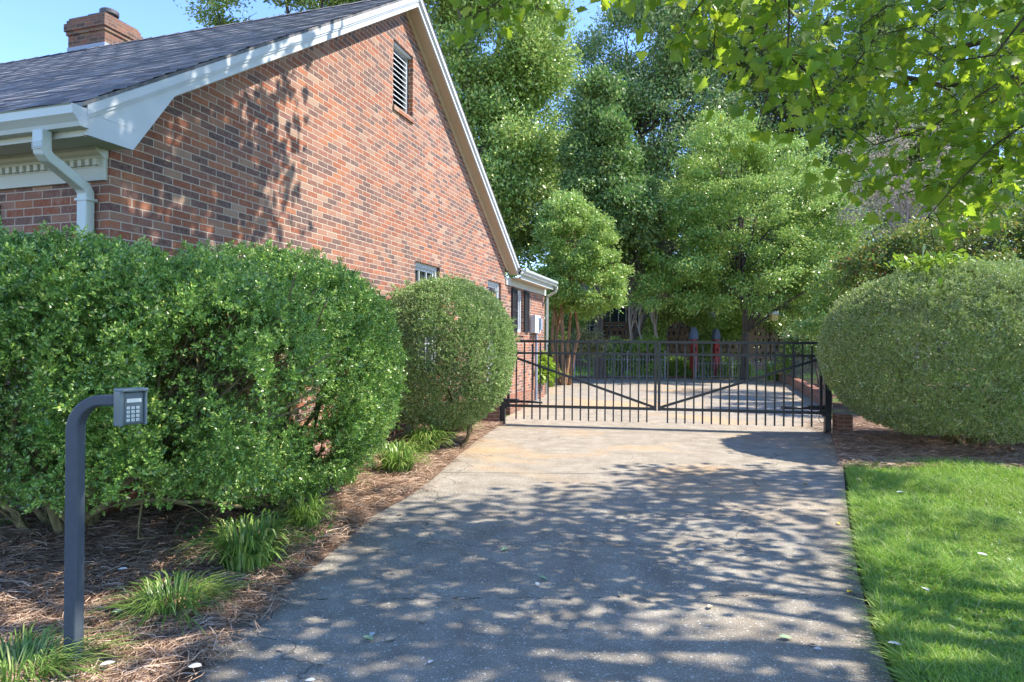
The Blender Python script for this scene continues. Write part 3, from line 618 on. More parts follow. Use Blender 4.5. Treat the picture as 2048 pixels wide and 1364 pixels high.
# crawl space grate in the front wall, seen under the hedge at far left
w0, w1, g0, g1 = .52, .98, .15, .44
b = MB(); b.box((-.03, w0, g0), (-.001, w1, g0+.03)); b.box((-.03, w0, g1-.03), (-.001, w1, g1)); b.box((-.03, w0, g0+.031), (-.001, w0+.03, g1-.031)); b.box((-.03, w1-.03, g0+.031), (-.001, w1, g1-.031)); gf = b.build('crawlspace_grate', M_black, house)
b = MB()
for i in range(11): b.box((-.02, w0+.05+i*.035, g0+.031), (-.014, w0+.058+i*.035, g1-.031))
b.build('bar', M_black, gf); MB().box((-.006, w0+.031, g0+.031), (-.002, w1-.031, g1-.031)).build('backing', M_dark, gf)

# ------------------------------------------------------------------ vegetation helpers
def inhouse(p):      # mask of points inside the house body
    q = p-np.array((-3.13, 5.0, 0)); u = q[:, 0]*HX+q[:, 1]*HY; v = q[:, 0]*HY-q[:, 1]*HX
    return (u > -.05) & (v < .05) & (u < 13.5)
def fbm(p, s, seed=0):
    r = np.random.default_rng(seed); o = np.zeros(len(p)); a = 1.0
    for k_ in range(4):
        for _ in range(2):
            d = r.normal(size=3); d /= np.linalg.norm(d); o += a*np.sin(p@d*s*2.2**k_*2+r.uniform(0, 6)+1.2*np.sin(p@r.normal(size=3)*s*1.1))
        a *= .55
    return o/3
def shell_pts(N, c, rad, pw=2.4, zmin=0.0, thick=.12, rough=.04, seed=1, prec=None):
    """points near the surface of a clipped superellipsoid shrub + outward normals"""
    rg = np.random.default_rng(seed); d = unit(rg.normal(size=(N*2, 3)))
    rad = np.array(rad); e = pw
    k_ = (np.abs(d/rad)**e).sum(1)**(-1/e); surf = d*k_[:, None]
    # area-ish weighting
    nr = unit(np.sign(surf)*np.abs(surf/rad)**(e-1)/rad)
    depth = rg.exponential(thick, N*2); bump = fbm(surf+np.array(c), 2.2, seed)*rough+fbm(surf, 7.5, seed+3)*rough*.45
    pos = surf*(1+(bump/np.linalg.norm(surf, axis=1)))[:, None]-nr*np.minimum(depth, .6)[:, None]+np.array(c)
    keep = (pos[:, 2] > zmin+.08*fbm(pos, 3, seed+1)) & ((fbm(pos, 5.5, seed+5) > -.42) | (rg.uniform(size=N*2) < .25))
    pos, nr = pos[keep][:N], nr[keep][:N]
    return pos, nr
def rnd_branch(b, p0, p1, r0, r1, rg, seg=6, wob=.12, n=6):
    p0 = np.array(p0, float); p1 = np.array(p1, float); L = np.linalg.norm(p1-p0); pts = []
    off = np.zeros(3)
    for i in range(seg+1):
        t = i/seg; pts.append(p0+(p1-p0)*t+off*math.sin(t*math.pi)); off = off+rg.normal(size=3)*wob*L/seg
    b.tube(pts, [r0+(r1-r0)*i/seg for i in range(seg+1)], n, cap=False); return pts
BOX1 = leafmat('boxwood_leaf', [(0, (0.071, 0.123, 0.029)), (.35, (0.141, 0.271, 0.051)), (.7, (0.240, 0.419, 0.078)), (.93, (0.413, 0.550, 0.121)), (1, (0.550, 0.550, 0.173))], .28, .3, .7, tint=(.18, .36, .06), patch=(1.3, .58, (.10, .26, .03)))
BOX2 = leafmat('holly_leaf', [(0, (0.110, 0.157, 0.061)), (.4, (0.220, 0.328, 0.105)), (.75, (0.396, 0.559, 0.179)), (.95, (0.600, 0.600, 0.320)), (1, (0.600, 0.497, 0.287))], .22, .4, .4, tint=(.15, .28, .05), patch=(1.6, .56, (.17, .20, .12)))
BOX3 = leafmat('privet_leaf', [(0, (0.137, 0.202, 0.066)), (.4, (0.314, 0.443, 0.124)), (.75, (0.561, 0.588, 0.213)), (.93, (0.600, 0.588, 0.368)), (1, (0.600, 0.588, 0.591))], .22, .42, .4, tint=(.17, .28, .05), patch=(1.2, .56, (.22, .25, .16)))
def fronds(c, rad, n, k, pw, zmin, seed, thick, rough):
    """flat leafy sprays lying over each other, with gaps between them"""
    rg = np.random.default_rng(seed); q, nr = shell_pts(n, c, rad, pw, zmin+.05, thick, rough, seed); n = len(q)
    tv = unit(np.cross(nr, rg.normal(size=(n, 3)))); dr = unit(nr*rg.uniform(.1, .9, (n, 1))+tv*.8+np.array((.15, 0, .45))); lat = unit(np.cross(dr, nr+rg.normal(size=(n, 3))*.3))
    L = rg.uniform(.12, .30, n); t = rg.uniform(0, 1, (n, k)); t = t**.8; w_ = rg.uniform(-1, 1, (n, k))*(.35*np.sin(math.pi*np.clip(t*.8+.15, 0, 1)))*L[:, None]
    tt = (t-.5)*L[:, None]; pos = q[:, None]+dr[:, None]*tt[..., None]+lat[:, None]*w_[..., None]+rg.normal(size=(n, k, 3))*.007
    d2 = dr[:, None]+lat[:, None]*(np.sign(w_)*.5)[..., None]
    return pos.reshape(-1, 3), d2.reshape(-1, 3), (q, dr, L)
def shrub(name, label, c, rad, N, leaf, mat, seed, zmin, thick, rough=.05, pw=2.4, stem=M_barkg, nst=9, trunk_at=None, thin=None, cull=True, cat='shrub', group=None, frond=0, holes=()):
    base = (c[0], c[1], 0) if trunk_at is None else trunk_at
    e = empty(name, base, 0, label=label, cat=cat, group=group); rg = np.random.default_rng(seed)
    pos, nr = shell_pts(N, c, rad, pw, zmin, thick, rough, seed)
    k_ = np.ones(len(pos), bool)
    if cull: k_ &= ~inhouse(pos)
    if thin: k_ &= rg.uniform(size=len(pos)) > thin(pos)
    pos, nr = pos[k_], nr[k_]
    if frond:
        fp, fd, (fq, fdr, fl) = fronds(c, rad, frond, 22, pw, zmin, seed+9, thick, rough); kk = ~inhouse(fp)
        if thin: kk &= rg.uniform(size=len(fp)) > thin(fp)*.8
        fp, fd = fp[kk], fd[kk]; pos = np.concatenate([pos, fp]); nr = np.concatenate([nr, fd])
    for (h0, h1, hr) in holes:
        h0 = np.array(h0); hd = np.array(h1)-h0; hl = np.linalg.norm(hd); hd /= hl; v = pos-h0; dd = np.linalg.norm(v-(v@hd)[:, None]*hd, axis=1)/hr+.55*fbm(pos, 4.5, seed+31)
        kk = (dd > 1) | (rg.uniform(size=len(pos)) < .12); pos, nr = pos[kk], nr[kk]
    ns = int(130*rad[0]*rad[2]); ii = rg.integers(0, len(pos), ns); sp, sn = [], []
    for j in range(4):                          # stray shoots that escaped the clipping
        dd = unit(nr[ii]*.7+np.array((0, 0, .9))+rg.normal(size=(ns, 3))*.02); sp.append(pos[ii]+dd*(.01+.02*j)); sn.append(dd)
    pos = np.concatenate([pos]+sp); nr = np.concatenate([nr]+sn)
    dr = nr+np.array((0, 0, .5))
    scatter('foliage', pos-np.array(base), rg.uniform(.6, 1.25, len(pos))*leaf, SPRIG, mat, e, drc=dr, jit=.55, up=.2)
    b = MB()
    for i in range(nst):
        a_ = rg.uniform(0, 6.28); t = np.array((c[0]-base[0]+math.cos(a_)*rad[0]*.75, c[1]-base[1]+math.sin(a_)*rad[1]*.75, rg.uniform(zmin+.3, c[2]+rad[2]*.6)))
        pts = rnd_branch(b, (rg.normal()*.08, rg.normal()*.08, 0), t*np.array((.6, .6, .7)), .035, .016, rg, 6, .25)
        for j in range(4):
            q = pts[rg.integers(2, 6)]; v = unit((t-q+rg.normal(size=3)*.5)[None])[0]*rg.uniform(.3, .75)
            rnd_branch(b, q, q+v, .010, .003, rg, 4, .3, 4)
    b.build('stem', stem, e, smooth=True)
    return e
def thinA(p):    # gaps low in the shaded face of the hedge
    n = fbm(p, 1.6, 77); low = np.clip((1.75-p[:, 2])/.7, 0, 1); return np.clip((n-.05)*2.4, 0, 1)*low*.95
tA = G(190, 1078)
hA = shrub('boxwood_hedge', 'tall loose boxwood hedge at the left behind the keypad post', (-3.0, 4.25, 1.15), (1.75, .85, .95), 17000, .05, BOX1, 21, .56, .2, .08, 2.8, frond=2500, holes=[(P(x, y, 2.9), P(x, y, 7.5), r_) for x, y, r_ in ((385, 700, .17), (345, 770, .12), (440, 640, .10), (470, 770, .12), (615, 830, .14), (560, 720, .09), (640, 900, .12), (340, 900, .10))], trunk_at=(tA.x, tA.y-.25, 0), thin=thinA)
b = MB(); rg = np.random.default_rng(2)
b.tube([(0, 0, -.05), (.0, 0, .1), (.02, 0, .3), (0, .02, .6)], [.12, .085, .08, .06], 9)
rnd_branch(b, (.05, -.02, .1), (.35, -.25, .62), .03, .02, rg, 6, .1, 7); rnd_branch(b, (.1, -.05, .36), (1.25, -.1, .34), .022, .012, rg, 9, .12, 7); rnd_branch(b, (.4, -.08, .33), (1.35, .1, .42), .016, .008, rg, 8, .15, 6); rnd_branch(b, (0, 0, .5), (-.6, .1, .9), .03, .015, rg, 6, .2, 6)
for i in range(46):                             # bare inner branches fanning out through the gaps
    p0 = P(rg.uniform(300, 400), rg.uniform(800, 900), rg.uniform(4.2, 4.7)); p1 = P(rg.uniform(330, 680), rg.uniform(540, 800), rg.uniform(3.9, 5.2)); o_ = Vector((tA.x, tA.y-.25, 0))
    q = rnd_branch(b, p0-o_, p1-o_, .013, .005, rg, 7, .12, 5)
    for j in range(2): k2 = q[rg.integers(2, 6)]; rnd_branch(b, k2, k2+rg.normal(size=3)*.12+np.array((.1, 0, .12)), .005, .002, rg, 4, .2, 4)
b.build('trunk', M_barkg, hA, smooth=True)
shrub('boxwood_shrub', 'large dark green rounded boxwood against the brick gable, between hedge and round holly', (-2.08, 5.65, 1.2), (1.05, 1.68, 1.03), 26000, .045, BOX1, 22, .26, .18, .07, 2.2, frond=3000, holes=[(P(x, y, 2.9), P(x, y, 7.5), r_) for x, y, r_ in ((385, 700, .17), (345, 770, .12), (440, 640, .10), (470, 770, .12), (615, 830, .14), (560, 720, .09), (640, 900, .12), (340, 900, .10))], thin=thinA, nst=16)
shrub('holly_shrub', 'clipped ball shaped holly by the left end of the gate', (-.97, 9.15, 1.34), (.99, 1.0, 1.05), 40000, .048, BOX2, 23, .34, .06, .035, 2.1, frond=450)
shrub('privet_shrub', 'very wide round shrub at the right end of the gate above red pine straw', (6.55, 9.35, 1.42), (1.92, 1.7, 1.24), 70000, .056, BOX3, 24, .28, .07, .045, 2.1, frond=900, cull=False, nst=14)
# green twigs poking from the wide shrub
p = P(1855, 528, 9.0); rg = np.random.default_rng(4); N = 260; q = rg.normal(size=(N, 3))*np.array((.22, .2, .045))+np.array((0, 0, .0))
M_lime = leafmat('lime_leaf', [(0, (.16, .30, .03)), (1, (.38, .50, .06))], .4, .45, .3)
e = empty('wild_vine', (p.x, p.y, p.z-.3), 0, label='bright yellow-green vine growing out of the top of the wide shrub', cat='vine')
scatter('foliage', q+np.array((0, 0, .33)), .11, DIAMOND, M_lime, e, up=1.2); b = MB()
for i in range(8): rnd_branch(b, (0, 0, -.3), q[i]+np.array((0, 0, .33)), .006, .003, rg, 4, .1, 4)
b.build('stem', M_stem, e)

# lilyturf clumps
M_liri = leafmat('lilyturf_blade', [(0, (0.083, 0.160, 0.034)), (.5, (0.177, 0.292, 0.059)), (.85, (0.310, 0.439, 0.105)), (1, (0.550, 0.550, 0.221))], .3, .35, .5, tint=(.22, .4, .06))
def clump(p, h, r, n, lab, seed, mat=None):
    rg = np.random.default_rng(seed); a_ = rg.uniform(0, 6.28, n); rr_ = r*np.sqrt(rg.uniform(0, 1, n))*.45
    p0 = np.stack([np.cos(a_)*rr_, np.sin(a_)*rr_, np.full(n, .0)], 1); out = np.stack([np.cos(a_+rg.normal(0, .5, n)), np.sin(a_+rg.normal(0, .5, n)), np.zeros(n)], 1)
    hh = h*rg.uniform(.55, 1.1, n); sp_ = rg.uniform(.15, 1, n)*r*1.1; sd_ = np.cross(out, (0, 0, 1.))*(rg.uniform(.003, .0055, n)*h/.3)[:, None]
    P_ = []
    for t, zf, of, wf in ((0, 0, 0, .8), (.35, .55, .15, 1), (.65, .88, .45, .9), (.85, .95, .75, .6), (1, .86, 1.0, .1)):
        q = p0+out*(sp_*of)[:, None]+np.stack([np.zeros(n), np.zeros(n), hh*zf*(1-.35*sp_/r*t)], 1); P_ += [q-sd_*wf, q+sd_*wf]
    V = np.stack(P_, 1).reshape(-1, 3); f1 = []
    for k_ in range(4): f1 += [2*k_, 2*k_+1, 2*k_+3, 2*k_+2]
    Fc = (np.array(f1)[None]+np.arange(n)[:, None]*10).ravel()
    o = npmesh('lilyturf_clump', V, Fc, 4, mat or M_liri, None, label=lab, cat='grass clump', group='lilyturf clumps along the driveway'); o.location = (p[0], p[1], .03+hb(p[0], p[1])); return o
for i, (x, y, h, r_, n, lab) in enumerate((
    (495, 1160, .30, .22, 300, 'bushy lilyturf clump at the drive edge, second nearest to the shrubs'),
    (612, 1075, .26, .16, 170, 'upright narrow lilyturf clump below the gap between the shrubs'),
    (345, 1250, .17, .21, 360, 'wide low lilyturf clump right of the keypad post'),
    (25, 1405, .16, .24, 420, 'lilyturf clump in front of the keypad post base at the bottom left'),
    (795, 955, .30, .24, 260, 'arching lilyturf clump at the foot of the large boxwood'),
    (690, 985, .22, .16, 120, 'small dark lilyturf clump tucked under the large boxwood'),
    (850, 915, .34, .26, 300, 'pale lilyturf clump in the gap between boxwood and holly'),
    (885, 885, .34, .26, 260, 'lilyturf clump in front of the holly, nearest to the boxwood'),
    (925, 872, .25, .22, 200, 'lilyturf clump under the right side of the holly'))):
    clump(G(x, y), h*1.35, r_*1.4, int(n*1.3), lab, 40+i)
# scattered weeds in the straw
M_weed = leafmat('weed_leaf', [(0, (.04, .12, .03)), (1, (.14, .28, .06))], .3, .4, .4)
N = 900; xs, ys = sample(N, lambda y: (lambda x: x if math.sin(x*2.1+y)+math.cos(y*2.7) > .5 else None)(random.uniform(max(-.8*y, bedL(y)), dL(y)-.1)), 2.8, 6.5)
scatter('ground_weeds', np.stack([xs, ys, np.array([.1+hb(a_, b_) for a_, b_ in zip(xs, ys)])], 1), RNG.uniform(.02, .05, N), DIAMOND, M_weed, None, up=1.5, label='small green weeds sprouting through the pine straw', cat='weeds', kind='stuff')

# fallen leaves
m_dry = plain('dry_leaf', (.42, .34, .24), .8, .2, var=.25, scale=60); m_yel = plain('yellow_leaf', (.55, .42, .06), .7, .2, var=.2, scale=60); m_gre = plain('pale_green_leaf', (.30, .40, .22), .7, .2, var=.2, scale=60); m_wht = plain('bleached_leaf', (.60, .60, .56), .8, .2, var=.15, scale=60)
def onel(name, p, s, mat, rz, curl, lab, grp):
    b = MB(); out = [(0, 0), (.18, .2), (.45, .28), (.75, .2), (1, 0), (.75, -.2), (.45, -.28), (.18, -.2)]
    b.v = [(x*s-.5*s, y*s, curl*s*(abs(y)*1.6+(x-.5)**2)) for x, y in out]+[(0, 0, 0)]; b.f = [(8, i, (i+1) % 8) for i in range(8)]
    o = b.build(name, mat, None, smooth=True, label=lab, cat='leaf', group=grp); o.location = p; o.rotation_euler = (random.uniform(-.15, .15), random.uniform(-.15, .15), rz); return o
D = [((525, 1165), 0), ((600, 1212), 0), ((845, 1242), 0), ((735, 1280), 2), ((780, 1280), 0), ((862, 1325), 3), ((745, 1270), 3), ((1085, 1158), 2), ((1075, 1170), 3), ((505, 1250), 0), ((455, 1235), 0), ((1570, 1277), 2), ((1635, 1300), 3), ((1625, 1290), 0), ((1700, 1185), 1), ((1678, 1048), 1), ((1610, 968), 1), ((1470, 985), 3), ((1240, 1190), 0), ((1140, 1035), 0), ((1420, 1215), 0), ((930, 1040), 0), ((800, 1030), 0), ((1330, 890), 0), ((1265, 915), 0), ((1560, 1020), 0), ((1400, 1100), 3), ((640, 1330), 0), ((620, 1362), 3), ((1130, 1260), 0), ((1010, 1100), 2), ((1290, 1060), 0), ((395, 1335), 3), ((985, 905), 0), ((560, 1300), 0)]
LB = {0: ('small curled brown leaf lying on the driveway', 'dry brown leaves on the driveway', m_dry), 1: ('yellow leaf fallen at the right edge of the driveway', 'yellow leaves on the driveway', m_yel), 2: ('pale green leaf fallen on the grey driveway', 'green leaves on the driveway', m_gre), 3: ('bleached white leaf lying on the driveway', 'white leaves on the driveway', m_wht)}
for (xy, k_) in D:
    p = G(*xy, z=.026); l, g_, mt_ = LB[k_]; fx = (p.x-dL(p.y))/(dR(p.y)-dL(p.y)); l = {0: 'small curled brown leaf', 1: 'yellow leaf', 2: 'pale green leaf', 3: 'bleached white leaf'}[k_]+(' near the left edge' if fx < .33 else ' in the middle' if fx < .67 else ' near the right edge')+' of the driveway, '+('nearest the camera' if p.y < 3.4 else 'in the near shade' if p.y < 4.8 else 'in the dappled shade' if p.y < 6.9 else 'on the sunlit part'); onel('fallen_leaf', p, random.uniform(.035, .06) if k_ != 2 else .07, mt_, random.uniform(0, 6.28), random.uniform(.2, .6), l, g_)
for xy in ((115, 1160), (245, 1140), (215, 1330), (390, 1335), (1800, 985), (1790, 1290), (1965, 1110), (235, 1225), (1850, 1180)):
    onel('fallen_leaf', G(*xy, z=.12), .06, m_wht, random.uniform(0, 6), .4, 'bleached leaf lying on the '+('lawn' if xy[0] > 1500 else 'pine straw')+(' near the shrub' if xy[1] < 1200 else ' close to the camera'), 'leaves beside the driveway')

# ------------------------------------------------------------------ trees
def tree(name, label, base, crown, N, leaf, mat, seed, bark=M_bark, r0=.2, nclump=60, csig=.5, hollow=.55, shape=DIAMOND, trunks=1, up=.35, fork=.35, gap=0.0, cat='tree', group=None, limbs=12, clr=None):
    """crown = list of ellipsoids (cx,cy,cz,rx,ry,rz) in world coordinates"""
    rg = np.random.default_rng(seed); e = empty(name, base, 0, label=label, cat=cat, group=group); base = np.array(base)
    cs = np.array(crown); vol = (cs[:, 3]*cs[:, 4]*cs[:, 5]); pr = vol**.8/np.sum(vol**.8)
    cen = []
    for i in range(nclump):
        c = cs[rg.choice(len(cs), p=pr)]; d = unit(rg.normal(size=(1, 3)))[0]; rr_ = (hollow+(1-hollow)*rg.uniform())**.6
        cen.append(c[:3]+d*c[3:]*rr_*.92)
    cen = np.array(cen); sz = csig*rg.uniform(.6, 1.3, nclump)
    w_ = sz**2/np.sum(sz**2); ix = rg.choice(nclump, N, p=w_)
    off = rg.normal(size=(N, 3)); off = unit(off)*(rg.uniform(size=(N, 1))**.5)
    pos = cen[ix]+off*sz[ix][:, None]*np.array((1.25, 1.25, .62))
    pos += rg.normal(size=(N, 3))*csig*np.where(rg.uniform(size=(N, 1)) < .3, .4, .10)
    if clr is not None: pos = pos[clr(pos)]
    outw = unit(pos-cs[:, :3].mean(0)); 
    scatter('crown', pos-base, rg.uniform(.6, 1.3, len(pos))*leaf, shape, mat, e, drc=outw+np.array((0, 0, -.1)), jit=.9, up=up)
    b = MB(); cc_ = cs[:, :3].mean(0)
    for t in range(trunks):
        a_ = t*2.4+seed; st = np.array((math.cos(a_), math.sin(a_), 0))*(.0 if trunks == 1 else r0*2.4)
        fk = np.array((cc_[0]-base[0], cc_[1]-base[1], 0))*.25+np.array((0, 0, (cc_[2]-base[2])*fork+0.2))+(st*3 if trunks > 1 else 0)
        b_pts = rnd_branch(b, st+np.array((0, 0, -.1)), fk, r0*1.15, r0*.8, rg, 5, .05 if trunks == 1 else .13, 9)
        top = cc_-base+np.array((rg.normal()*.3, rg.normal()*.3, cs[0, 5]*.55)); pts = rnd_branch(b, b_pts[-1], top, r0*.8, r0*.15, rg, 8, .08, 8)
        nodes = [b_pts[-1]]+pts[:6]
        for i in range(max(3, limbs//trunks)):
            q = nodes[rg.integers(0, len(nodes))]; tg = cen[rg.integers(nclump)]-base
            p2 = rnd_branch(b, q, q+(tg-q)*.9, r0*.38, r0*.08, rg, 6, .12, 6)
            for j in range(3):
                q2 = p2[rg.integers(2, 6)]; tg2 = cen[rg.integers(nclump)]-base
                v = tg2-q2; L = np.linalg.norm(v)
                if L > 0: rnd_branch(b, q2, q2+v/L*min(L, csig*3), r0*.12, r0*.03, rg, 4, .15, 4)
    b.build('trunk', bark, e, smooth=True)
    return e
L_dark = leafmat('oak_leaf', [(0, (0.097, 0.175, 0.038)), (.5, (0.228, 0.384, 0.073)), (.85, (0.505, 0.600, 0.150)), (1, (0.563, 0.600, 0.273))], .26, .36, .6, tint=(.22, .31, .11))
L_mid = leafmat('green_leaf', [(0, (0.115, 0.198, 0.043)), (.5, (0.261, 0.439, 0.079)), (.85, (0.514, 0.600, 0.138)), (1, (0.563, 0.600, 0.238))], .28, .36, .6, tint=(.26, .36, .12))
L_light = leafmat('light_green_leaf', [(0, (0.114, 0.217, 0.037)), (.5, (0.249, 0.445, 0.070)), (.85, (0.483, 0.600, 0.116)), (1, (0.563, 0.600, 0.200))], .32, .36, .6, tint=(.32, .43, .14))
L_blue = leafmat('bluish_leaf', [(0, (0.090, 0.175, 0.045)), (.5, (0.231, 0.420, 0.102)), (.85, (0.488, 0.492, 0.205)), (1, (0.488, 0.492, 0.326))], .26, .36, .6, tint=(.24, .31, .16))
L_con = leafmat('conifer_needle', [(0, (0.078, 0.124, 0.042)), (.5, (0.150, 0.230, 0.067)), (1, (0.350, 0.424, 0.120))], .25, .5, .3, tint=(.1, .3, .05))
L_grey = leafmat('seed_head', [(0, (.28, .26, .20)), (.45, (.46, .40, .33)), (.7, (.24, .34, .14)), (1, (.55, .34, .36))], .25, .6, .2, tint=(.35, .3, .25))
L_red = leafmat('dogwood_leaf', [(0, (0.050, 0.112, 0.037)), (.5, (0.112, 0.213, 0.050)), (.8, (0.250, 0.325, 0.075)), (.95, (0.375, 0.163, 0.075)), (1, (0.475, 0.125, 0.088))], .32, .4, .4, tint=(.25, .32, .05))
def X(px, Y): return P(px, 682, Y).x
def Z(py, Y): return P(1024, py, Y).z
def Tr(name, label, px, Y, blobs, N, leaf, mat, seed, bx=None, **k):
    cr = [(X(a, Y+dy), Y+dy, Z(b_, Y), ra*Y/F, rd, rb*Y/F) for (a, b_, ra, rb, dy, rd) in blobs]
    return tree(name, label, (X(bx or px, Y), Y, 0), cr, N, leaf, mat, seed, **k)
# far row
Tr('oak_tree', 'tall dark oak rising behind the right end of the house roof', 930, 30, [(1000, 60, 130, 170, 0, 3), (960, 330, 130, 170, 0, 3), (880, -60, 160, 150, 1, 3.5), (1040, 260, 95, 190, 0, 2.2), (1070, 150, 50, 90, 0, 1.5)], 150000, .17, L_mid, 101, nclump=260, csig=.85, r0=.35, limbs=20)
Tr('oak_tree', 'dark oak crown showing over the shingle roof right of the chimney', 560, 36, [(560, 20, 165, 75, 0, 4), (700, -60, 170, 110, 0, 4), (440, 30, 45, 40, 0, 1.5)], 60000, .19, L_dark, 102, nclump=90, csig=.9, r0=.4)
Tr('cedar_tree', 'pointed bright green cedar in the middle of the tree line', 1200, 27, [(1195, 210, 34, 100, 0, .8), (1200, 320, 75, 100, 0, 1.6), (1205, 430, 115, 110, 0, 2.2)], 80000, .16, L_con, 103, nclump=230, csig=.42, r0=.22, up=.1)
Tr('poplar_tree', 'tall grey-green tree just right of the sky gap', 1330, 40, [(1290, 120, 150, 130, 0, 4), (1190, 170, 90, 90, 0, 2.5), (1130, 330, 80, 120, 0, 2.5), (1400, 10, 170, 150, 0, 5), (1330, 280, 200, 150, 0, 5)], 150000, .20, L_blue, 104, nclump=240, csig=1.15, r0=.35, limbs=24)
Tr('poplar_tree', 'tall bluish tree behind the maple branches at upper right', 1620, 42, [(1600, 60, 190, 190, 0, 5), (1560, 260, 190, 150, 0, 5)], 120000, .22, L_blue, 105, nclump=200, csig=1.2, r0=.35, limbs=24)
Tr('pine_tree', 'tall green tree at the far right behind the maple branches', 1880, 38, [(1880, 100, 190, 220, 0, 5), (1980, 300, 180, 170, 0, 5), (1800, 330, 140, 140, 0, 4)], 130000, .19, L_mid, 106, nclump=230, csig=1.1, r0=.35)
Tr('magnolia_tree', 'dark broad evergreen behind the cedar and the dogwood', 1250, 34, [(1120, 420, 160, 150, 0, 3), (1330, 480, 170, 130, 0, 3), (1500, 470, 200, 150, 0, 3), (1700, 480, 170, 150, 0, 3)], 150000, .19, L_dark, 107, nclump=260, csig=.95, r0=.3)
# mid trees
Tr('laurel_tree', 'small rounded multi-stemmed tree beside the end of the house', 1150, 23, [(1150, 480, 85, 95, 0, 1.5), (1165, 560, 98, 80, 0, 1.7), (1090, 590, 50, 55, 0, 1), (1130, 430, 45, 45, 0, .8)], 70000, .095, L_light, 108, bx=1128, bark=M_barkt, r0=.07, nclump=230, csig=.27, trunks=5, fork=.35, limbs=20, up=.5)
Tr('dogwood_tree', 'wide light green dogwood with a forked trunk in the back yard', 1490, 27, [(1440, 330, 95, 110, 0, 2.2), (1500, 430, 190, 150, 0, 3.5), (1380, 480, 105, 110, 0, 2.2), (1620, 480, 110, 110, 0, 2.4), (1490, 560, 215, 60, -1, 3), (1340, 590, 70, 40, -1, 1.5), (1650, 580, 90, 60, 0, 2), (1560, 350, 90, 90, 0, 1.8)], 135000, .115, L_light, 109, bx=1488, r0=.17, nclump=420, csig=.42, fork=.3, limbs=30, up=.7)
Tr('crape_myrtle', 'twiggy crape myrtle with faded pinkish grey seed heads', 1290, 28.4, [(1285, 440, 45, 70, 0, 1), (1290, 530, 55, 70, 0, 1), (1262, 560, 35, 60, 0, .7)], 22000, .10, L_grey, 110, bark=M_barkp, r0=.08, nclump=70, csig=.45, trunks=3, limbs=36)
Tr('crape_myrtle', 'bare-twigged crape myrtle with pink flowers behind the hanging maple leaves', 1830, 20, [(1830, 330, 130, 100, 0, 2), (1780, 410, 90, 80, 0, 1.4)], 9000, .09, L_grey, 111, bark=M_barkp, r0=.07, nclump=60, csig=.4, trunks=4, limbs=50)
Tr('dogwood_shrub', 'layered green shrub with reddish tips behind the wide shrub', 1920, 15, [(1900, 500, 200, 60, 0, 2), (1980, 440, 160, 60, .5, 2), (1760, 540, 90, 60, 0, 1.2), (2080, 500, 120, 110, 0, 1.6)], 60000, .085, L_red, 112, r0=.06, nclump=150, csig=.34, trunks=3, up=1.0, cat='shrub')
Tr('nandina_shrub', 'feathery nandina leaning from behind the left edge of the wide shrub', 1640, 18, [(1640, 640, 42, 45, 0, .8), (1665, 590, 40, 50, 0, .8), (1700, 560, 50, 60, 0, .9)], 9000, .09, L_light, 113, r0=.03, nclump=40, csig=.28, trunks=4, up=.8, cat='shrub')
under = [(1120, 660, 55, 45, 33, 'dark evergreen shrub left of the lattice wall'), (1305, 560, 60, 40, 33.5, 'dark shrub above the left side of the ivy arch'), (1440, 625, 52, 55, 31.5, 'blue-green shrub right of the ivy arch'), (1600, 610, 75, 65, 30, 'grey-green shrub right of the dogwood trunk'), (1660, 680, 75, 50, 24, 'green shrub behind the right gate post'), (1370, 585, 70, 45, 34, 'dark shrub over the ivy arch'), (1545, 560, 60, 45, 31, 'dark shrub behind the dogwood fork')]
for i, (px, py, rx, rz, Y, lab) in enumerate(under):
    Tr('evergreen_shrub', lab, px, Y, [(px, py, rx, rz, 0, rx*Y/F)], 13000, .11, (L_mid, L_blue, L_light)[i % 3], 130+i, r0=.05, nclump=36, csig=.45, trunks=2, cat='shrub', group='background shrubs')
Tr('globe_shrub', 'small clipped globe shrub behind the low fence', 1240, 29, [(1240, 705, 42, 30, 0, .9)], 16000, .07, L_dark, 150, nclump=70, csig=.2, r0=.04, trunks=2, cat='shrub')
Tr('weeping_maple', 'low weeping maple with pale tan-green foliage by the laurel', 1178, 25.5, [(1178, 685, 42, 26, 0, .8)], 9000, .07, leafmat('laceleaf', [(0, (.16, .18, .08)), (1, (.40, .36, .2))], .3), 151, nclump=40, csig=.2, r0=.03, cat='shrub')
Tr('flowering_bush', 'lime leaved plant with broad leaves in the bed by the house wing', 1075, 17.5, [(1072, 735, 30, 26, 0, .5)], 1800, .16, M_lime, 152, nclump=20, csig=.2, r0=.02, trunks=2, cat='shrub')
for i, (px, py, rx, rz, Y, mt_, lab) in enumerate(((1205, 722, 40, 32, 28.3, L_mid, 'low green shrub behind the fence by the globe shrub'), (1292, 712, 34, 42, 28.0, L_light, 'leafy bush at the left foot of the ivy arch'), (1412, 725, 32, 36, 29.2, L_mid, 'ivy bush between the two red birdhouses'), (1470, 738, 40, 22, 28.4, L_light, 'low sunny plant behind the fence left of the dogwood trunk'), (1600, 712, 34, 36, 24.5, L_light, 'bright bush behind the brick curb'), (1350, 735, 30, 22, 29.5, L_light, 'low plant seen through the ivy arch'))):
    Tr('garden_shrub', lab, px, Y, [(px, py, rx, rz, 0, rx*Y/F)], 6000, .085, mt_, 180+i, r0=.02, nclump=36, csig=.24, trunks=2, cat='shrub', group='small garden shrubs', up=.8)
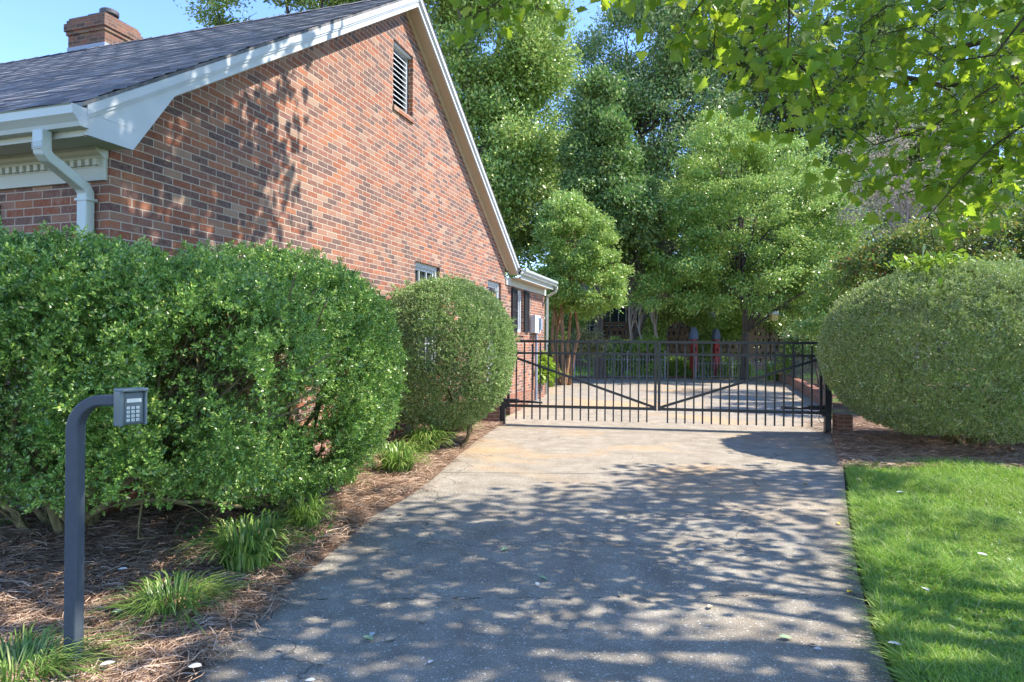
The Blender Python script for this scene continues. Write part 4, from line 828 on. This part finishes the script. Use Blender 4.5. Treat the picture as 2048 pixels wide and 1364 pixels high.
# woodland far behind everything
rg = np.random.default_rng(9); nc = 420; cen = np.stack([rg.uniform(-45, 62, nc), rg.uniform(50, 58, nc), rg.uniform(0, 17, nc)+1.5*np.sin(np.arange(nc))], 1)
cen = cen[~((np.abs(cen[:, 0]-4.2) < 3.4) & (cen[:, 2] > 13))]
cen[:, 2] = np.where(cen[:, 0] < -10, cen[:, 2]*.6, cen[:, 2]); cl = np.stack([rg.uniform(-30, 62, 260), rg.uniform(44, 49, 260), rg.uniform(0, 5, 260)], 1); cen = np.concatenate([cen, cl]); nc = len(cen); N = 190000
pos = cen[rg.integers(0, nc, N)]+unit(rg.normal(size=(N, 3)))*(rg.uniform(size=(N, 1))**.5)*np.array((2.4, 2.0, 1.7))
scatter('woodland', pos, rg.uniform(.25, .5, N), DIAMOND, L_dark, None, up=.3, label='dense dark wood far behind the back yard', cat='woodland', kind='stuff')

# ------------------------------------------------------------------ back yard objects
# ivy arch
Y = 28.8; cA = P(1358, 755, Y); e = empty('ivy_arch', (cA.x, Y, 0), 0, label='garden arch thickly covered with dark ivy behind the fence', cat='arch')
k_ = Y/F; rg = np.random.default_rng(31); N = 26000; t = rg.uniform(0, 1, N); R1 = 50*k_; zc = Z(668, Y)
ang = np.clip((t-.25)/.5, 0, 1)*math.pi; xx = -np.cos(ang)*R1; zz = np.where(t < .25, t/.25*zc, np.where(t > .75, (1-t)/.25*zc, zc+np.sin(ang)*R1))
offs = unit(rg.normal(size=(N, 3)))*(rg.uniform(size=(N, 1))**.4)*np.array((.52, .55, .5)); pos = np.stack([xx, np.zeros(N), zz], 1)+offs
pos[:, 2] = np.abs(pos[:, 2])
scatter('foliage', pos, .10, DIAMOND, L_mid, e, drc=offs+np.array((0, 0, -.3)), jit=.7)
b = MB(); pts = [(-R1, 0, 0), (-R1, 0, zc)]+[(-math.cos(a_)*R1, 0, zc+math.sin(a_)*R1) for a_ in np.linspace(.3, math.pi-.3, 8)]+[(R1, 0, zc), (R1, 0, 0)]; b.tube(pts, .03); b.build('arch_frame', M_bark, e)
# red birdhouse posts
def bird(px, Y, zt, lab):
    p = X(px, Y); s_ = Y/F; e = empty('birdhouse_post', (p, Y, 0), R(12), label=lab, cat='birdhouse', group='red birdhouse posts')
    h0 = Z(736, Y); h1 = Z(675, Y); wd = 6*s_
    b = MB(); b.prism([(-wd, h0), (wd, h0), (wd*.8, h1), (-wd*.8, h1)], 1, -wd, wd); b.build('body', M_red, e, bevel=.01)
    MB().prism([(-wd*1.1, h1-.03), (wd*1.1, h1-.03), (wd*.9, h1+.22), (wd*.2, zt), (-wd*.4, zt), (-wd*.95, h1+.2)], 1, -wd*1.2, wd*1.2).build('shingle_roof', M_blue, e, bevel=.01)
    MB().box((-.05, -.05, 0), (.05, .05, h0)).build('post', M_red, e); MB().tube([(0, -wd-.01, (h0+h1)/2+.2), (0, -wd+.02, (h0+h1)/2+.2)], .06, 12).build('entry_hole', M_dark, e)
bird(1388, 27.9, Z(652, 27.9), 'red birdhouse post with grey-blue roof in front of the ivy arch'); bird(1432, 28.3, Z(655, 28.3), 'red birdhouse post with grey-blue roof right of the ivy arch')
# low iron fence
def ironfence(pts, h, lab, col=M_wirefence):
    e = empty('iron_fence', (pts[0][0], pts[0][1], 0), 0, label=lab, cat='fence', group='low iron garden fences'); o = Vector(pts[0])
    b = MB(); r_ = MB(); n = 0
    for a_, c2 in zip(pts[:-1], pts[1:]):
        A, B = Vector(a_)-o, Vector(c2)-o; L = (B-A).length; k2 = int(L/.13)
        for i in range(k2+1):
            q = A+(B-A)*i/k2; hh = h*(.9+.1*math.cos(i*.9)); b.tube([(q.x, q.y, 0), (q.x, q.y, hh)], .011, 5)
        for z in (.12, h*.72): r_.tube([(A.x, A.y, z), (B.x, B.y, z)], .013, 5)
    for q in pts: q = Vector(q)-o; MB().tube([(q.x, q.y, 0), (q.x, q.y, h*1.05)], .03, 8).build('post', col, e)
    b.build('picket_row', col, e); r_.build('rail', col, e)
def XY(px, Y): return (X(px, Y), Y)
ironfence([XY(1150, 27.6), XY(1255, 27.4), XY(1330, 27.5)], 1.15, 'low pale iron fence left of the ivy arch')
ironfence([XY(1392, 27.6), XY(1465, 27.6), XY(1548, 27.7)], .95, 'low pale iron fence right of the ivy arch'); ironfence([XY(1552, 27.8), XY(1590, 23.5), XY(1650, 19.5)], 1.2, 'tall dark iron fence above the right curb of the court', M_black)
# lattice brick screen wall
Y = 36.0; e = empty('lattice_wall', (X(1200, Y), Y, 0), 0, label='brown pierced brick screen wall in shade behind the garden', cat='wall')
x1 = X(1600, Y)-X(1200, Y); zt = Z(642, Y); b = MB(); per = .30; rows = 12; z0 = .35; rh = (zt-.15-z0)/rows
b.box((0, 0, 0), (x1, .2, z0)); b.box((-.02, -.02, zt-.15), (x1+.02, .22, zt))
n = int(x1/per)
for r_ in range(rows):
    if r_ % 2: continue
    b.box((0, 0.01, z0+r_*rh), (x1, .19, z0+(r_+1)*rh))
for r_ in range(rows):
    if r_ % 2 == 0: continue
    for i in range(n+1):
        x = i*per+(per/2 if (r_//2) % 2 else 0); b.box((x, .012, z0+r_*rh), (min(x+per*.5, x1), .188, z0+(r_+1)*rh))
b.build('pierced_brickwork', M_brown, e)
for i in range(5): xx_ = x1*i/4; MB().box((xx_-.2, -.06, 0), (xx_+.2, .26, zt+.05)).build('pier', M_brown, e)
# house behind
Y = 39.5; e = empty('rear_house', (X(1130, Y), Y, 0), 0, label='partly hidden house with dark porch windows behind the lattice wall', cat='house')
x1 = X(1430, Y)-X(1130, Y); MB().box((0, 0, 0), (x1, 6, 4.4)).build('wall', M_brown, e)
for i in range(5):
    x0 = .5+i*1.75; o = MB().box((x0, -.06, 1.9), (x0+1.5, -.002, 3.9)).build('window', M_trim, e)
    MB().box((x0+.07, -.075, 1.97), (x0+1.43, -.062, 3.83)).build('pane', M_glass, o); b = MB()
    for j in (1, 2): b.box((x0+1.5*j/3-.02, -.09, 1.97), (x0+1.5*j/3+.02, -.077, 3.83))
    b.box((x0+.07, -.092, 2.6), (x0+1.43, -.079, 2.64)); b.build('muntin', M_trim, o)
MB().box((x1-1.6, -.12, 2.9), (x1, -.002, 4.4)).build('siding', M_white, e)
b = MB(); b.prism([(-.5, 4.4), (6.5, 4.4), (3, 6.0)], 0, -.4, x1+.4); b.build('roof', M_shing, e)
# bird feeder hanging from the dogwood
Y = 26; p = P(1548, 636, Y); e = empty('bird_feeder', (p.x, Y, p.z), 0, label='small yellow bird feeder hanging right of the dogwood trunk', cat='bird feeder')
MB().box((-.14, -.12, -.12), (.12, .12, .14)).build('body', M_yellow, e, bevel=.01); MB().prism([(-.2, .14), (.18, .14), (-.01, .28)], 1, -.17, .17).build('roof', M_trim, e); MB().tube([(0, 0, .27), (0, 0, 1.6)], .008, 4).build('cord', M_twig, e)
# spiky plants
for px, Y, h, lab in ((1548, 26.8, .95, 'pale spiky iris clump behind the low fence'), (1060, 20.5, .9, 'bright green strap-leaved clump against the house wing'), (1095, 22, .8, 'green strap-leaved clump at the foot of the laurel tree')):
    o = clump((X(px, Y), Y), h, .6, 160, lab, int(px)); o['group'] = 'spiky garden plants'; o.name = 'iris_clump'

# ------------------------------------------------------------------ foreground maple
L_map = leafmat('maple_leaf', [(0, (0.060, 0.149, 0.021)), (.5, (0.106, 0.230, 0.029)), (.9, (0.190, 0.297, 0.035)), (1, (0.404, 0.405, 0.044))], .58, .4, .35, tint=(.38, .52, .03))
mt = np.array((7.6, 2.6, 0)); e = empty('maple_tree', tuple(mt), 0, label='large maple whose yellow-green leafy branches hang into the upper right', cat='tree')
rg = np.random.default_rng(88)
tw = MB(); lp = []; ld = []
def twig(px, n, spread=.16, r=.007):
    """px: list of (photo x, photo y, distance); leaves hang along it"""
    pts = [np.array(P(*q))-mt for q in px]
    tw.tube(pts, [r*(1-.6*i/(len(pts)-1)) for i in range(len(pts))], 6, cap=False)
    seg = [np.linalg.norm(b_-a_) for a_, b_ in zip(pts[:-1], pts[1:])]; cum = np.cumsum([0]+seg)
    for i in range(n):
        s_ = rg.uniform(0, cum[-1]); k2 = min(np.searchsorted(cum, s_)-1, len(seg)-1); k2 = max(k2, 0); a_ = pts[k2]+(pts[k2+1]-pts[k2])*((s_-cum[k2])/seg[k2])
        o_ = rg.normal(size=3)*spread; q = a_+o_*np.array((1, 1, .6))+np.array((0, 0, -.03)); lp.append(q); d = o_/max(1e-6, np.linalg.norm(o_))*.6+np.array((0, 0, -.55)); ld.append(d)
        if i % 2 == 0: tw.tube([a_, (a_+q)/2+np.array((0, 0, .01)), q], [.002, .0016, .0012], 3, cap=False)
TW = [
 ([(1120, -120, 4.2), (1040, -30, 4.1), (980, 15, 4.1), (930, 35, 4.0)], 42, .09),
 ([(1150, -100, 4.0), (1090, -20, 4.0), (1070, 20, 4.0)], 22, .09),
 ([(1300, -120, 4.2), (1240, -30, 4.2), (1190, -5, 4.2)], 16, .08),
 ([(1380, -60, 4.4), (1300, -25, 4.4), (1250, -12, 4.4)], 16, .07),
 ([(1560, -120, 4.4), (1460, 0, 4.4), (1430, 60, 4.3), (1425, 125, 4.3)], 44, .12),
 ([(1500, -60, 4.1), (1410, -5, 4.1), (1370, 50, 4.1), (1340, 90, 4.1)], 40, .10),
 ([(1580, -80, 4.0), (1530, 60, 4.0), (1515, 160, 4.0), (1520, 200, 4.0)], 30, .12),
 ([(1580, -90, 3.7), (1578, 40, 3.7), (1575, 110, 3.7), (1540, 170, 3.7), (1515, 250, 3.7)], 60, .12),
 ([(1575, 110, 3.7), (1620, 150, 3.75), (1640, 200, 3.8)], 24, .10),
 ([(1900, 180, 5.2), (1745, 135, 5.0), (1600, 85, 4.8)], 70, .22),
 ([(1760, 60, 4.6), (1690, 160, 4.6), (1640, 200, 4.6), (1560, 230, 4.6)], 50, .18),
 ([(2150, -40, 5.0), (1990, 118, 5.0), (1870, 100, 5.0)], 60, .2),
 ([(1840, 170, 5.4), (1790, 145, 5.3), (1720, 150, 5.2), (1660, 190, 5.2)], 50, .2),
 ([(2060, 20, 3.6), (1990, 110, 3.6), (1890, 125, 3.7), (1850, 100, 3.8)], 44, .15),
 ([(2120, 100, 4.2), (1990, 170, 4.2), (1870, 250, 4.2), (1750, 290, 4.2), (1690, 250, 4.2)], 90, .19),
 ([(2120, 120, 4.6), (1960, 220, 4.6), (1850, 320, 4.6), (1780, 330, 4.6)], 90, .2),
 ([(2120, 200, 4.0), (1990, 290, 4.0), (1920, 360, 4.0), (1850, 440, 4.0)], 80, .17),
 ([(1960, 310, 4.6), (1860, 370, 4.6), (1800, 390, 4.6)], 34, .12),
 ([(2150, 260, 4.3), (2030, 300, 4.3), (1970, 380, 4.3), (1930, 410, 4.3)], 60, .15),
 ([(2180, 300, 4.8), (2060, 340, 4.8), (2010, 370, 4.8)], 40, .15),
 ([(1860, 340, 5.2), (1760, 355, 5.2), (1690, 368, 5.2)], 26, .09),
 ([(1720, -80, 5.2), (1690, 0, 5.2), (1640, 60, 5.2)], 50, .2),
 ([(1850, -90, 4.8), (1790, 0, 4.8), (1700, 70, 4.8)], 60, .2),
 ([(1990, -90, 4.2), (1920, -10, 4.2), (1840, 50, 4.2), (1760, 70, 4.2)], 70, .2),
 ([(2120, -90, 4.4), (2060, 0, 4.4), (1960, 40, 4.4), (1900, 60, 4.4)], 70, .2),
 ([(2150, 60, 5.4), (2030, 90, 5.4), (1900, 200, 5.4), (1800, 240, 5.4)], 90, .25),
 ([(2150, 180, 5.8), (2030, 230, 5.8), (1930, 280, 5.8), (1830, 290, 5.8)], 90, .25),
]
for (a_, n_, s_) in TW: twig(a_, int(n_*(1.8 if a_[-1][0] > 1600 else 2.0)), s_)
lp = np.array(lp); ld = np.array(ld)
LPOS = [(lp, ld, .082)]
# the limbs that carry them, coming from the trunk outside the frame
br = MB()
def W(px, py, Y): return np.array(P(px, py, Y))-mt
rnd_branch(br, (0, 0, -.1), (-.15, .1, 3.0), .26, .2, rg, 5, .03, 12); rnd_branch(br, (-.15, .1, 2.9), (-.6, .4, 7.5), .19, .07, rg, 7, .08, 10)
LIMB = []
for tg, r_ in ((W(2150, -40, 5.0), .05), (W(2120, 110, 4.4), .045), (W(2150, -150, 4.2), .04), (np.array((-5.5, 1.0, 5.6)), .08), (np.array((-4.5, -3.0, 6.0)), .08), (np.array((-6.5, 2.4, 7.4)), .08), (np.array((-2, -4.5, 7)), .07), (np.array((1.5, -3, 7)), .07), (np.array((-3, 3.0, 8.2)), .07), (np.array((-7.0, -1, 7.2)), .07)):
    LIMB.append(rnd_branch(br, (-.15, .1, 2.8+rg.uniform(0, 1.2)), tg, r_*1.3, r_*.4, rg, 9, .10, 9))
rnd_branch(br, W(2040, 60, 5.0), W(1870, 98, 5.0), .03, .018, rg, 6, .05, 8); rnd_branch(br, W(2150, -40, 5.0), W(2030, 75, 5.0), .035, .03, rg, 4, .03, 8)
rnd_branch(br, W(1880, 170, 5.3), W(1780, 145, 5.3), .02, .012, rg, 5, .05, 7); rnd_branch(br, W(2120, 150, 5.3), W(1880, 170, 5.3), .025, .02, rg, 5, .05, 7)
br.build('trunk', M_bark, e, smooth=True)
# canopy overhead (outside the frame, gives the dappled shade)
nc = 230; cc_ = []
while len(cc_) < nc:
    q = np.array((rg.uniform(-1.2, 11), rg.uniform(-4, 7.0), rg.uniform(4.2, 10.5)))
    d = ((q[0]-4.9)/6.0)**2+((q[1]-1.9)/5.3)**2+((q[2]-7.2)/3.2)**2
    if d > 1: continue
    if q[1] > -1 and q[2]-.9 < EYE+.56*max(q[1]+.6, 0) and q[0] < .86*q[1]+1.3: continue
    cc_.append(q)
for i in range(36):
    if i % 2: u_ = rg.uniform(-.4, 1.9); t0 = HW(u_, 0, rg.uniform(2.4, 3.0+.62*max(u_, 0)))
    else: u_ = rg.uniform(-.4, 2.4); t0 = HW(u_, rg.uniform(.2, 3.6), 3.2+.66*u_)
    q = np.array(t0+SUN*rg.uniform(4.6, 7.2)); cc_.append(q)
for i in range(16): cc_.append(np.array((rg.uniform(1.4, 3.9), rg.uniform(6.5, 7.45), 0))+np.array(SUN)*rg.uniform(8.0, 10.5))
nc = len(cc_); cc_ = np.array(cc_); N = 24500; ix = rg.integers(0, nc, N); off = unit(rg.normal(size=(N, 3)))*(rg.uniform(size=(N, 1))**.45)*np.array((.8, .8, .35)); pos = cc_[ix]+off
inn = (pos[:, 1] > .2) & (np.abs(pos[:, 0]) < .82*pos[:, 1]) & (pos[:, 2]-EYE < .545*pos[:, 1]); pos = pos[~inn]
LPOS.append((pos-mt, np.tile(np.array((0, 0, -.35)), (len(pos), 1))+rg.normal(size=(len(pos), 3))*.5, .125))
A = np.concatenate([l[0] for l in LPOS]); B = np.concatenate([l[1] for l in LPOS]); S_ = np.concatenate([np.full(len(l[0]), l[2]) for l in LPOS])
scatter('crown', A, S_*rg.uniform(.65, 1.25, len(A)), MAPLE, L_map, e, drc=B, jit=.35, up=.55)
for q in cc_[::2]:
    k2 = min((p for L in LIMB for p in L[3:]), key=lambda p: np.linalg.norm(p-(q-mt))); rnd_branch(tw, k2, q-mt, .014, .004, rg, 5, .12, 4)
tw.build('twig', M_twig, e)
